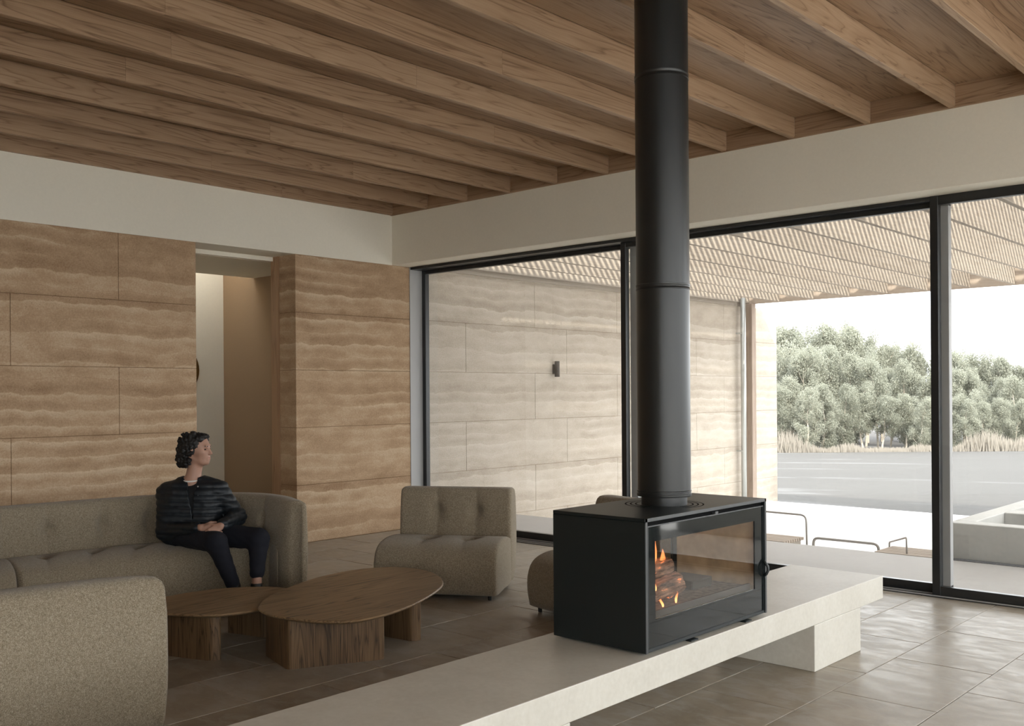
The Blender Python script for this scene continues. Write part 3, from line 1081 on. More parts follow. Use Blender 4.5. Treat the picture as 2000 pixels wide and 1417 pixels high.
# doors, front and back
for side in (1, -1):
    xf = SX1 - 0.006 if side == 1 else SX0 + 0.006
    def X(a):
        return xf - side * a
    def db(nm, a0, a1, y0, y1, z0, z1, mat, par):
        lo = (min(X(a0), X(a1)), y0, z0)
        hi = (max(X(a0), X(a1)), y1, z1)
        return sb(nm, lo, hi, mat, par)
    door = db('door', 0.010, 0.016, 3.588, 3.64, 0.416, 0.955, 'black_glass', None)
    if True:
        bm = bmesh.new()
        Wy0, Wy1, Wz0, Wz1 = 3.644, 4.533, 0.542, 0.889
        for (y0, y1, z0, z1) in ((3.588, 4.612, 0.416, Wz0), (3.588, 4.612, Wz1, 0.955), (3.588, Wy0, Wz0, Wz1), (Wy1, 4.612, Wz0, Wz1)):
            lo = (min(X(0.004), X(0.012)) - SCX, y0 - SCY, z0 - 0.398)
            hi = (max(X(0.004), X(0.012)) - SCX, y1 - SCY, z1 - 0.398)
            add_box(bm, lo, hi)
        bpy.data.objects.remove(door)
        door = from_bm('door', bm, 'black_glass', st)
    db('window_pane', 0.006, 0.0085, Wy0 - 0.001, Wy1 + 0.001, Wz0 - 0.001, Wz1 + 0.001, 'stove_glass', door)
    for (y0, y1, z0, z1) in ((3.582, 4.618, 0.410, 0.4155), (3.582, 4.618, 0.9555, 0.961), (3.582, 3.5878, 0.4155, 0.9555), (4.6122, 4.618, 0.4155, 0.9555)):
        db('door_edge', 0.0, 0.02, y0, y1, z0, z1, 'black_edge' if z1 - z0 < 0.1 else 'black', door)
    yh = 4.616 if side == 1 else 3.59
    zh = 0.60 if side == 1 else 0.585
    hp = [(X(-0.001) - SCX, yh - SCY, zh - 0.398), (X(-0.014) - SCX, yh + 0.003 - SCY, zh + 0.008 - 0.398), (X(-0.024) - SCX, yh + 0.004 - SCY, zh + 0.028 - 0.398),
          (X(-0.022) - SCX, yh + 0.004 - SCY, zh + 0.048 - 0.398), (X(-0.010) - SCX, yh + 0.002 - SCY, zh + 0.066 - 0.398), (X(-0.001) - SCX, yh - SCY, zh + 0.078 - 0.398)]
    tube('handle', hp, 0.007, 'black', door, 10)
for yf in (3.93, 4.43):
    sb('foot', (SX1 - 0.02, yf - 0.03, 0.398), (SX1 + 0.012, yf + 0.03, 0.4045), 'black')
for yf in (3.7, 4.5):
    sb('foot', (SX0 + 0.05, yf - 0.03, 0.398), (SX0 + 0.1, yf + 0.03, 0.4075), 'black')
    sb('foot', (SX1 - 0.12, yf - 0.03, 0.398), (SX1 - 0.07, yf + 0.03, 0.4075), 'black')
# vent slots on top: concentric arcs left and right of the flue
for r in (0.190, 0.165, 0.140):
    for a0 in (math.radians(35), math.radians(215)):
        v, f = [], []
        n = 24
        for k in range(n + 1):
            t = a0 - math.radians(60) + math.radians(120) * k / n - math.radians(0)
            for rr in (r - 0.004, r + 0.004):
                v.append((rr * math.cos(t), rr * math.sin(t), SZ1 - 0.398 + 0.0006))
        for k in range(n):
            f.append((2 * k, 2 * k + 1, 2 * k + 3, 2 * k + 2))
        pydata('vent_slot', v, f, 'dark', st)
zt = SZ1 - 0.398
lathe('flue_collar', [(0.112, zt - 0.002), (0.112, zt + 0.05)], 'flue', st, 64)
fl_ = lathe('flue', [(0.10, zt + 0.042), (0.133, zt + 0.042), (0.134, zt + 0.048), (0.134, zt + 0.055), (0.1315, zt + 0.057), (0.1315, zt + 0.063), (0.134, zt + 0.065), (0.134, zt + 0.07),
                     (0.1305, zt + 0.073), (0.1305, 3.36)], 'flue', st, 72)
for zb in (2.06, 3.09):
    z = zb - 0.398
    lathe('joint_band', [(0.1306, z - 0.014), (0.1328, z - 0.013), (0.1328, z - 0.006), (0.1312, z - 0.004), (0.1312, z + 0.004), (0.1328, z + 0.006), (0.1328, z + 0.013), (0.1306, z + 0.014)], 'flue', fl_, 72)
# ash bed and log fence inside
sb('ash_bed', (SX0 + 0.06, FY0 + 0.01, FZ0), (SX1 - 0.06, FY1 - 0.01, FZ0 + 0.018), 'ash')
sb('log_fence', (SX1 - 0.055, FY0 + 0.01, FZ0), (SX1 - 0.043, FY1 - 0.02, FZ0 + 0.032), 'iron')
sb('log_fence', (SX0 + 0.043, FY0 + 0.01, FZ0), (SX0 + 0.055, FY1 - 0.02, FZ0 + 0.032), 'iron')
sb('fire_brick', (SCX - 0.12, 4.25, FZ0 + 0.018), (SCX + 0.06, 4.44, FZ0 + 0.065), 'iron', bev=0.004)


def log(p0, p1, r, label, seed):
    r_ = random.Random(seed)
    p0, p1 = Vector(p0), Vector(p1)
    c = (p0 + p1) / 2
    n, seg = 14, 14
    d = (p1 - p0)
    ax = d.normalized()
    a = ax.cross(Vector((0, 0, 1))).normalized()
    b = ax.cross(a)
    prof = [r * (0.82 + 0.3 * r_.random()) for _ in range(seg)]
    v, f = [], []
    for i_ in range(n):
        t = i_ / (n - 1)
        q = p0 + d * t - c
        for k in range(seg):
            an = 2 * math.pi * k / seg
            rr = prof[k] * (1 + 0.10 * math.sin(t * 5 + k * 0.9 + seed) + 0.02 * (r_.random() - 0.5)) * (0.95 if i_ in (0, n - 1) else 1)
            v.append(q + (a * math.cos(an) + b * math.sin(an)) * rr)
    for i_ in range(n - 1):
        for k in range(seg):
            k2 = (k + 1) % seg
            f.append((i_ * seg + k, i_ * seg + k2, (i_ + 1) * seg + k2, (i_ + 1) * seg + k))
    f.append(tuple(range(seg))[::-1])
    f.append(tuple((n - 1) * seg + k for k in range(seg)))
    o = pydata('firewood_log', v, f, 'log')
    o.location = c
    tag(o, label, 'log', 'burning logs in the stove')


log((SCX + 0.13, 3.645, 0.602), (SCX + 0.10, 4.06, 0.632), 0.046, 'lower charred log at the front of the stove fire', 1)
log((SCX - 0.08, 3.66, 0.600), (SCX - 0.05, 4.14, 0.598), 0.047, 'lower charred log at the back of the stove fire', 2)
log((SCX + 0.03, 3.645, 0.684), (SCX + 0.06, 4.03, 0.708), 0.045, 'upper charred log lying on top of the stove fire', 3)
log((SCX + 0.09, 3.98, 0.580), (SCX + 0.0, 4.24, 0.584), 0.026, 'thin charred stick poking right from the stove fire', 4)

fire = tag(empty('fire', (SCX, 3.82, 0.56)), 'orange flames rising from the logs in the stove', 'fire', kind='stuff')
def flame(x, y, z, h, w, ph):
    n, seg = 14, 10
    v, f = [], []
    for i_ in range(n):
        t = i_ / (n - 1)
        rr = w * (math.sin(math.pi * min(1, t * 0.85 + 0.12)) ** 0.8) * (1 - t * 0.55) if i_ < n - 1 else 0.0005
        ox = 0.016 * math.sin(ph + t * 4.0) * t
        oy = 0.022 * math.sin(ph * 1.7 + t * 3.4) * t
        for k in range(seg):
            a = 2 * math.pi * k / seg
            v.append((x - SCX + ox + rr * 0.55 * math.cos(a), y - 3.82 + oy + rr * math.sin(a), z - 0.56 + h * t))
    for i_ in range(n - 1):
        for k in range(seg):
            k2 = (k + 1) % seg
            f.append((i_ * seg + k, i_ * seg + k2, (i_ + 1) * seg + k2, (i_ + 1) * seg + k))
    pydata('flame', v, f, 'flame', fire, True)
fl_d = bpy.data.lights.new('fire_glow', 'POINT')
fl_d.energy, fl_d.color, fl_d.shadow_soft_size = 1.0, (1.0, 0.5, 0.22), 0.06
fg_ = bpy.data.objects.new('fire_glow', fl_d)
COL.objects.link(fg_)
fg_.parent = fire
fg_.location = (0.03, 0.02, 0.24)
for a in ((SCX + .08, 3.67, .69, .10, .030, 0.3), (SCX + .09, 3.72, .70, .15, .036, 1.2), (SCX + .07, 3.78, .71, .17, .034, 2.4), (SCX + .09, 3.85, .71, .13, .036, 3.3),
          (SCX + .05, 3.92, .71, .12, .030, 4.1), (SCX + .06, 3.99, .70, .08, .024, 5.2), (SCX + .17, 3.67, .62, .10, .024, 0.9), (SCX + .17, 3.76, .64, .07, .018, 2.2),
          (SCX + .16, 3.84, .553, .05, .010, 2.0), (SCX + .16, 3.95, .555, .05, .010, 4.0), (SCX - .06, 3.74, .66, .18, .036, 5.0), (SCX - .05, 3.86, .66, .16, .032, 2.8)):
    flame(a[0], a[1], a[2], a[3] * 1.2, a[4] * 1.15, a[5])

# ------------------------------------------------------------------ soft seating
def end_factor(d, r, lo, p=2.4):
    if d >= r:
        return 1.0
    e = (1 - ((r - d) / r) ** p) ** (1 / p)
    return lo + (1 - lo) * e


BACK_RING = [(0.12, .04), (0.055, .10), (0.012, .24), (0.0, .40), (0.010, .56), (0.026, .67), (0.042, .725), (0.066, .752), (0.105, .760), (0.165, .760), (0.203, .750), (0.224, .718), (0.233, .66), (0.246, .55), (0.255, .40), (0.26, .25), (0.25, .10), (0.21, .04)]
SEAT_RING = [(-0.02, .035), (-0.03, .20), (-0.02, .36), (0.10, .405), (0.35, .425), (0.62, .42), (0.82, .395), (0.94, .345), (0.995, .26), (1.0, .17), (0.975, .08), (0.91, .035), (0.45, .032)]


def soft(name, Bp, Fp, parent, tufts_back, tufts_seat, ends, side_seams=(), nz=64, zoff=0.0, dome=1.0):
    """ends: (radius0, low0, radius1, low1) - rounding at both ends of the back"""
    L = sum(np.linalg.norm(np.subtract(Bp[i + 1], Bp[i])) for i in range(len(Bp) - 1))
    NS = max(60, int(L / 0.016))
    B = catmull(Bp, NS)
    Fr = catmull(Fp, NS)
    tg = np.gradient(B, axis=0)
    tg /= np.linalg.norm(tg, axis=1)[:, None]
    nrm = np.stack([tg[:, 1], -tg[:, 0]], 1)
    s = np.r_[0, np.cumsum(np.linalg.norm(np.diff(B, axis=0), axis=1))]
    Ltot = s[-1]

    def mesh(nm, P):      # P [NS, NR, 3]
        ns, nr, _ = P.shape
        v = P.reshape(-1, 3).tolist()
        f = []
        for i_ in range(ns - 1):
            for k in range(nr):
                k2 = (k + 1) % nr
                f.append((i_ * nr + k, i_ * nr + k2, (i_ + 1) * nr + k2, (i_ + 1) * nr + k))
        for i_, rev in ((0, True), (ns - 1, False)):
            c = P[i_].mean(0)
            ring = [i_ * nr + k for k in range(nr)]
            # inset loops so that the cap is gently domed
            prev = ring
            for q in (0.93, 0.6):
                b0 = len(v)
                bulge = (tg[i_] * (0.010 if q == 0.93 else 0.022) * dome * (-1 if rev else 1))
                for k in range(nr):
                    w = c + (P[i_, k] - c) * q
                    v.append([w[0] + bulge[0], w[1] + bulge[1], w[2]])
                for k in range(nr):
                    k2 = (k + 1) % nr
                    f.append((prev[k], prev[k2], b0 + k2, b0 + k))
                prev = [b0 + k for k in range(nr)]
            v.append([c[0] + tg[i_][0] * 0.026 * dome * (-1 if rev else 1), c[1] + tg[i_][1] * 0.026 * dome * (-1 if rev else 1), c[2]])
            for k in range(nr):
                f.append((prev[k], prev[(k + 1) % nr], len(v) - 1))
        bm = bmesh.new()
        vs = [bm.verts.new(x) for x in v]
        for q in f:
            try:
                bm.faces.new([vs[j] for j in q])
            except ValueError:
                pass
        return from_bm(nm, bm, 'boucle', parent, True)

    # back
    ring = catmull(BACK_RING, nz, True)
    P = np.zeros((NS, nz, 3))
    r0, l0, r1, l1 = ends
    for i_ in range(NS):
        fn = end_factor(s[i_], r0, l0) * end_factor(Ltot - s[i_], r1, l1)
        ez = end_factor(s[i_], 0.05, 0.0) * end_factor(Ltot - s[i_], 0.05, 0.0)
        fz = 1 - 0.035 * (1 - ez) - 0.05 * (1 - fn) * (r0 > 0.1 or r1 > 0.1)
        anc = 0.0 if (r0 > 0.1 and s[i_] < r0) or (r1 > 0.1 and Ltot - s[i_] < r1) else 0.13
        n_ = anc + (ring[:, 0] - anc) * fn
        z_ = 0.38 + (ring[:, 1] - 0.38) * fz
        # tufts and vertical seams on the inner face
        inner = np.clip((ring[:, 0] - 0.19) / 0.03, 0, 1)
        for ts in tufts_back:
            ds_ = s[i_] - ts
            g = np.exp(-(ds_ / 0.045) ** 2 - ((z_ - 0.575) / 0.05) ** 2) * 0.055
            cr = math.exp(-(ds_ / 0.012) ** 2) * 0.010 + math.exp(-(ds_ / 0.07) ** 2) * 0.012
            n_ = n_ - inner * (g + cr)
        for ts in side_seams:
            n_ = n_ - math.exp(-((s[i_] - ts) / 0.008) ** 2) * 0.008 * np.clip((ring[:, 0] - 0.02) / 0.05, 0, 1)
        P[i_, :, :2] = B[i_] + nrm[i_] * n_[:, None]
        P[i_, :, 2] = z_ + zoff * np.clip(z_ / 0.6, 0, 1)
    mesh('backrest', P)
    # seat
    nsr = 64
    ring = catmull(SEAT_RING, nsr, True)
    P = np.zeros((NS, nsr, 3))
    for i_ in range(NS):
        A = B[i_] + nrm[i_] * 0.225
        fn = end_factor(s[i_], 0.03, 0.95) * end_factor(Ltot - s[i_], 0.03, 0.95)
        t_ = 0.5 + (ring[:, 0] - 0.5) * fn
        z_ = 0.22 + (ring[:, 1] - 0.22) * (1 - 0.6 * (1 - fn))
        topm = np.clip((z_ - 0.33) / 0.05, 0, 1)
        frm = np.clip((ring[:, 0] - 0.1) / 0.1, 0, 1)
        for ts in tufts_seat:
            ds_ = s[i_] - ts
            g = np.exp(-(ds_ / 0.06) ** 2 - ((ring[:, 0] - 0.38) / 0.12) ** 2) * 0.050
            cr = math.exp(-(ds_ / 0.010) ** 2) * 0.005 + math.exp(-(ds_ / 0.08) ** 2) * 0.008
            z_ = z_ - topm * frm * (g + cr)
            t_ = t_ - (1 - topm) * np.clip((ring[:, 0] - 0.8) / 0.1, 0, 1) * cr * 0.8
        P[i_, :, :2] = A + (Fr[i_] - A) * t_[:, None]
        P[i_, :, 2] = z_
    mesh('seat', P)
    return B, Fr, nrm, s


def feet(parent, pts):
    for (x, y) in pts:
        lathe('foot', [(0.0, 0.0), (0.013, 0.0), (0.018, 0.05), (0.0, 0.05)], 'foot', parent, 14, (x, y, 0))


# far curved sofa
sofa = tag(empty('curved_sofa', (0, 0, 0)), 'curved tufted beige boucle sofa module with the seated man', 'sofa', 'modular boucle seating')
SB = [(-7.62, 2.70), (-7.585, 3.17), (-7.53, 3.70), (-7.39, 4.13), (-7.14, 4.44), (-6.82, 4.58), (-6.46, 4.56), (-6.16, 4.44)]
SF = [(-6.80, 2.62), (-6.80, 3.00), (-6.77, 3.35), (-6.72, 3.68), (-6.65, 3.95), (-6.57, 4.13), (-6.50, 4.22), (-6.42, 4.27)]
soft('far', SB, SF, sofa, [0.34, 0.74, 1.12, 2.42], [0.30, 0.72, 1.14, 1.55], (0.03, 0.9, 0.55, 0.22), side_seams=(2.02,))
feet(sofa, [(-7.4, 2.85), (-6.95, 2.8), (-7.3, 3.95), (-6.6, 4.38), (-6.85, 3.75)])
sofa2 = tag(empty('curved_sofa', (0, 0, 0)), 'boucle seat module at the left picture edge, seat corner showing', 'sofa', 'modular boucle seating')
soft('left', [(-6.75, 1.20), (-7.2, 1.62), (-7.48, 2.13), (-7.615, 2.67)], [(-6.30, 1.80), (-6.52, 2.03), (-6.70, 2.28), (-6.79, 2.585)], sofa2, [0.35, 0.9, 1.4], [0.35, 0.9, 1.4], (0.03, 0.9, 0.03, 0.9))
feet(sofa2, [(-6.95, 1.65), (-6.6, 2.0), (-7.4, 2.5), (-6.95, 2.5)])
sofa3 = tag(empty('curved_sofa', (0, 0, 0)), 'boucle sofa module seen from behind in the left foreground', 'sofa', 'modular boucle seating')
soft('near', [(-4.14, 2.205), (-4.16, 1.98), (-4.185, 1.72), (-4.23, 1.45), (-4.36, 1.05), (-4.62, 0.66), (-5.0, 0.38)],
     [(-4.85, 2.05), (-4.9, 1.90), (-4.93, 1.75), (-4.97, 1.6), (-5.05, 1.42), (-5.2, 1.25), (-5.4, 1.1)], sofa3, [0.75, 1.2, 1.6], [0.45, 0.9, 1.4], (0.55, 0.22, 0.03, 0.9), zoff=-0.018)
feet(sofa3, [(-4.35, 1.9), (-4.8, 1.85), (-4.6, 1.0), (-5.0, 0.7)])


def slipper_chair(name, label, fr, face, width=0.95, depth=0.80):
    """fr: front right bottom corner as seen from the chair's front left; face: facing direction"""
    ch = tag(empty(name, (0, 0, 0)), label, 'chair', 'armless boucle chairs')
    f = Vector((face[0], face[1])).normalized()
    w = Vector((f.y, -f.x))          # along the front, away from fr
    fr = Vector(fr)
    a = fr - f * depth               # back corner
    b = a + w * width
    a2 = a - f * 0.055 + w * 0.012
    b2 = a2 + w * (width - 0.03)
    Bp = [tuple(b2.lerp(a2, t)) for t in np.linspace(0, 1, 5)]
    Fp = [tuple((fr + w * width).lerp(fr, t)) for t in np.linspace(0, 1, 5)]
    # direction so that the inner side faces the front
    t0 = Vector(Bp[-1]) - Vector(Bp[0])
    n0 = Vector((t0.y, -t0.x)).normalized()
    if n0.dot(f) < 0:
        Bp, Fp = Bp[::-1], Fp[::-1]
    soft('chair', Bp, Fp, ch, [width * 0.33, width * 0.67], [width * 0.33, width * 0.67], (0.022, 0.90, 0.022, 0.90), zoff=0.022, dome=0.35)
    feet(ch, [tuple(fr - f * 0.08 + w * 0.06), tuple(fr - f * 0.08 + w * (width - 0.06)), tuple(fr - f * (depth - 0.12) + w * 0.06), tuple(fr - f * (depth - 0.12) + w * (width - 0.06))])
    return ch


slipper_chair('slipper_chair', 'armless tufted boucle chair in front of the window, left of the stove', (-5.02, 5.285), (0.51, -0.86))
slipper_chair('slipper_chair', 'boucle chair mostly hidden behind the black stove', (-3.72, 5.02), (-0.2, -0.98))


# ------------------------------------------------------------------ coffee tables
def pebble(name, pts, z0, z1, mat, parent, n=96, r=0.010):
    out = catmull(pts, n, True)
    c = out.mean(0)
    v, f = [], []
    tg = np.roll(out, -1, 0) - np.roll(out, 1, 0)
    tg /= np.linalg.norm(tg, axis=1)[:, None]
    nr = np.stack([tg[:, 1], -tg[:, 0]], 1)
    if ((out - c) * nr).sum() < 0:
        nr = -nr
    rows = [(-0.030, z0), (-0.008, z0 + 0.008), (0, z0 + 0.015), (0, z1 - 0.006), (-0.003, z1 - 0.0015), (-0.008, z1)]
    for ins, z in rows:
        for p, q in zip(out, nr):
            v.append((p[0] + q[0] * ins, p[1] + q[1] * ins, z))
    for a in range(len(rows) - 1):
        for k in range(n):
            k2 = (k + 1) % n
            f.append((a * n + k, a * n + k2, (a + 1) * n + k2, (a + 1) * n + k))
    f.append(tuple(range(n))[::-1])
    f.append(tuple((len(rows) - 1) * n + k for k in range(n)))
    bm = bmesh.new()
    vs = [bm.verts.new(x) for x in v]
    for q in f:
        bm.faces.new([vs[j] for j in q])
    return from_bm(name, bm, mat, parent)


def slab_leg(name, corners, z1, r, mat, parent):
    """upright slab with rounded vertical edges"""
    P = [Vector(c) for c in corners]
    out = []
    n = len(P)
    for i_ in range(n):
        p, q, s_ = P[i_ - 1], P[i_], P[(i_ + 1) % n]
        a = q + (p - q).normalized() * r
        c = q + (s_ - q).normalized() * r
        for t in np.linspace(0, 1, 8):
            out.append(a * (1 - t) ** 2 + q * 2 * t * (1 - t) + c * t * t)
    bm = bmesh.new()
    lo = [bm.verts.new((p.x, p.y, 0)) for p in out]
    hi = [bm.verts.new((p.x, p.y, z1)) for p in out]
    m_ = len(out)
    for k in range(m_):
        bm.faces.new((lo[k], lo[(k + 1) % m_], hi[(k + 1) % m_], hi[k]))
    bm.faces.new(lo[::-1])
    bm.faces.new(hi)
    o = from_bm(name, bm, mat, parent, True)
    o.data.set_sharp_from_angle(angle=math.radians(30))
    return o


def sc_(pts, k):
    return [(x * k, y * k) for x, y in pts]


ct = tag(empty('coffee_table', (-4.9, 3.9, 0)), 'large pebble-shaped dark oak coffee table on slab legs', 'coffee table', 'dark oak coffee tables')
top = sc_([(-4.67, 3.22), (-4.43, 3.32), (-4.32, 3.48), (-4.36, 3.82), (-4.56, 4.25), (-4.78, 4.53), (-5.12, 4.72), (-5.42, 4.69), (-5.56, 4.48), (-5.56, 4.17), (-5.47, 3.89), (-5.26, 3.50), (-5.06, 3.29), (-4.88, 3.21)], 0.988)
def loc(pts):
    return [(x + 4.9, y - 3.9) for x, y in pts]
o = pebble('table_top', loc(top), 0.290, 0.315, 'dark_oak', ct)
slab_leg('leg', loc([(-4.684, 3.234), (-4.443, 3.745), (-4.62, 3.83), (-5.02, 3.40), (-5.06, 3.33)]), 0.2895, 0.035, 'dark_oak_z', ct)
slab_leg('leg', loc([(-4.615, 4.20), (-4.635, 4.12), (-5.28, 4.05), (-5.30, 4.13)]), 0.2895, 0.038, 'dark_oak_z', ct)
ct2 = tag(empty('coffee_table', (-5.5, 3.3, 0)), 'smaller lower dark oak coffee table tucked under the large one', 'coffee table', 'dark oak coffee tables')
top2 = sc_([(-5.17, 3.42), (-5.19, 3.22), (-5.28, 3.07), (-5.45, 2.965), (-5.62, 2.88), (-5.80, 2.92), (-5.93, 3.12), (-5.96, 3.35), (-5.90, 3.60), (-5.68, 3.83), (-5.42, 3.83), (-5.24, 3.66)], 0.977)
def loc2(pts):
    return [(x + 5.5, y - 3.3) for x, y in pts]
pebble('table_top', loc2(top2), 0.257, 0.282, 'dark_oak', ct2)
slab_leg('leg', loc2([(-5.155, 3.115), (-5.185, 3.045), (-5.50, 2.93), (-5.53, 3.0)]), 0.2565, 0.034, 'dark_oak_z', ct2)
slab_leg('leg', loc2([(-5.40, 3.62), (-5.44, 3.56), (-5.72, 3.48), (-5.75, 3.54)]), 0.2565, 0.03, 'dark_oak_z', ct2)


# ------------------------------------------------------------------ person
class Vox:
    """signed distance field on a grid, polygonised with surface nets"""
    def __init__(self, lo, hi, h):
        self.lo, self.h = np.array(lo, float), h
        self.n = (np.ceil((np.array(hi) - self.lo) / h)).astype(int) + 1
        self.d = np.full(self.n, 1.0, np.float32)

    def _sub(self, lo, hi):
        a = np.clip(np.floor((np.array(lo) - self.lo) / self.h).astype(int), 0, self.n)
        b = np.clip(np.ceil((np.array(hi) - self.lo) / self.h).astype(int) + 1, 0, self.n)
        if (b <= a).any():
            return None, None
        ax = [self.lo[i] + self.h * np.arange(a[i], b[i]) for i in range(3)]
        X, Y, Z = np.meshgrid(*ax, indexing='ij')
        return (slice(a[0], b[0]), slice(a[1], b[1]), slice(a[2], b[2])), (X, Y, Z)

    @staticmethod
    def smin(a, b, k):
        h = np.clip(0.5 + 0.5 * (b - a) / k, 0, 1)
        return b * (1 - h) + a * h - k * h * (1 - h)

    def cone(self, p, q, r0, r1, k=0.02):
        p, q = np.array(p, float), np.array(q, float)
        R = max(r0, r1) + 0.03 + k
        sl, g = self._sub(np.minimum(p, q) - R, np.maximum(p, q) + R)
        if sl is None:
            return
        d = q - p
        L2 = (d * d).sum() + 1e-12
        t = np.clip(((g[0] - p[0]) * d[0] + (g[1] - p[1]) * d[1] + (g[2] - p[2]) * d[2]) / L2, 0, 1)
        dist = np.sqrt((g[0] - p[0] - t * d[0]) ** 2 + (g[1] - p[1] - t * d[1]) ** 2 + (g[2] - p[2] - t * d[2]) ** 2) - (r0 + (r1 - r0) * t)
        self.d[sl] = self.smin(self.d[sl], dist.astype(np.float32), k)

    def ell(self, c, r, k=0.02, axes=None, sub=False):
        c, r = np.array(c, float), np.array(r, float)
        R = r.max() + 0.03 + k
        sl, g = self._sub(c - R, c + R)
        if sl is None:
            return
        x, y, z = g[0] - c[0], g[1] - c[1], g[2] - c[2]
        if axes is not None:
            A = np.array(axes, float)
            x, y, z = (A[0, 0] * x + A[0, 1] * y + A[0, 2] * z, A[1, 0] * x + A[1, 1] * y + A[1, 2] * z, A[2, 0] * x + A[2, 1] * y + A[2, 2] * z)
        k0 = np.sqrt((x / r[0]) ** 2 + (y / r[1]) ** 2 + (z / r[2]) ** 2)
        k1 = np.sqrt((x / r[0] ** 2) ** 2 + (y / r[1] ** 2) ** 2 + (z / r[2] ** 2) ** 2) + 1e-9
        dist = (k0 * (k0 - 1) / k1).astype(np.float32)
        if sub:
            self.d[sl] = -self.smin(-self.d[sl], dist, k)
        else:
            self.d[sl] = self.smin(self.d[sl], dist, k)

    def modify(self, fn):
        ax = [self.lo[i] + self.h * np.arange(self.n[i]) for i in range(3)]
        X, Y, Z = np.meshgrid(*ax, indexing='ij', sparse=True)
        self.d = fn(self.d, X, Y, Z).astype(np.float32)

    def mesh(self):
        d = self.d
        s = d < 0
        nx, ny, nz = d.shape
        cnt = np.zeros((nx - 1, ny - 1, nz - 1), np.int32)
        acc = np.zeros((nx - 1, ny - 1, nz - 1, 3), np.float32)
        corner = [(i_, j, k) for i_ in (0, 1) for j in (0, 1) for k in (0, 1)]
        sl = lambda c: tuple(slice(c[a], d.shape[a] - 1 + c[a]) for a in range(3))
        for a in range(8):
            for b in range(a + 1, 8):
                ca, cb = corner[a], corner[b]
                if sum(abs(ca[t] - cb[t]) for t in range(3)) != 1:
                    continue
                da, db_ = d[sl(ca)], d[sl(cb)]
                m = (da < 0) != (db_ < 0)
                idx = np.nonzero(m)
                t = da[idx] / (da[idx] - db_[idx])
                for ax_ in range(3):
                    acc[idx + (np.full(len(t), ax_),)] += ca[ax_] + (cb[ax_] - ca[ax_]) * t
                cnt[idx] += 1
        act = np.nonzero(cnt > 0)
        vid = np.full(cnt.shape, -1, np.int64)
        vid[act] = np.arange(len(act[0]))
        V = np.stack(act, 1) + acc[act] / cnt[act][:, None]
        V = self.lo + V * self.h
        F_ = []
        for ax_ in range(3):
            o1, o2 = [(1, 2), (2, 0), (0, 1)][ax_]
            lo_ = [slice(1, d.shape[t] - 1) for t in range(3)]
            lo_[ax_] = slice(0, d.shape[ax_] - 1)
            hi_ = list(lo_)
            hi_[ax_] = slice(1, d.shape[ax_])
            A, B_ = s[tuple(lo_)], s[tuple(hi_)]
            off = [1, 1, 1]
            off[ax_] = 0
            for inside_first in (True, False):
                m = (A & ~B_) if inside_first else (~A & B_)
                ii = np.stack(np.nonzero(m), 1) + off
                def at(da, db2):
                    q = ii.copy()
                    q[:, o1] -= da
                    q[:, o2] -= db2
                    return vid[q[:, 0], q[:, 1], q[:, 2]]
                quad = np.stack([at(1, 1), at(0, 1), at(0, 0), at(1, 0)], 1)
                if not inside_first:
                    quad = quad[:, ::-1]
                F_.append(quad)
        return V, np.vstack(F_)


Rv = np.array([right0.x, right0.y, 0.0])
Cv = np.array([-fwd.x, -fwd.y, 0.0])
PB = np.array([-6.899, 3.913, 0.0])     # point under the sitter


def to_world(V):
    V = np.asarray(V)
    return PB + V[:, :1] * Rv + V[:, 1:2] * Cv + V[:, 2:3] * np.array([0, 0, 1.0])


def vox_obj(name, vx, mat, parent, smooth_it=2):
    V, Fq = vx.mesh()
    # light smoothing
    if smooth_it:
        e = np.vstack([Fq[:, [0, 1]], Fq[:, [1, 2]], Fq[:, [2, 3]], Fq[:, [3, 0]]])
        for _ in range(smooth_it):
            sm = np.zeros_like(V)
            c = np.zeros(len(V))
            np.add.at(sm, e[:, 0], V[e[:, 1]])
            np.add.at(c, e[:, 0], 1)
            np.add.at(sm, e[:, 1], V[e[:, 0]])
            np.add.at(c, e[:, 1], 1)
            V = V * 0.5 + 0.5 * sm / np.maximum(c, 1)[:, None]
    W = to_world(V) - PB
    o = pydata(name, W, Fq, mat, parent, True)
    return o


man = tag(empty('person', tuple(PB)), 'seated person in dark puffer jacket and navy trousers, hands clasped, looking out right', 'person')

# joints (a: right in view, b: towards viewer, z)
neck0, neck1 = (-0.005, -0.01, 0.875), (0.025, -0.005, 1.03)
HC = np.array([0.045, 0.0, 1.135])
th = math.radians(14)
hf = np.array([math.cos(th), math.sin(th), 0.0])     # face direction
hs = np.array([-math.sin(th), math.cos(th), 0.0])    # his right side, towards viewer
hu = np.array([0, 0, 1.0])
AX = [hf, hs, hu]


def H_(x, y, z):
    return HC + hf * x + hs * y + hu * z


sh1, sh2 = (-0.200, -0.01, 0.800), (0.200, 0.0, 0.822)
el1, el2 = (-0.175, 0.09, 0.52), (0.345, 0.02, 0.62)
wr1, wr2 = (0.155, 0.29, 0.575), (0.305, 0.30, 0.590)
hp1, hp2 = (-0.075, 0.05, 0.50), (0.095, 0.05, 0.50)
kn1, kn2 = (0.285, 0.36, 0.475), (0.570, 0.26, 0.485)
an1, an2 = (0.405, 0.31, 0.13), (0.565, 0.31, 0.16)

body = Vox((-0.40, -0.26, -0.01), (0.80, 0.60, 1.28), 0.0055)
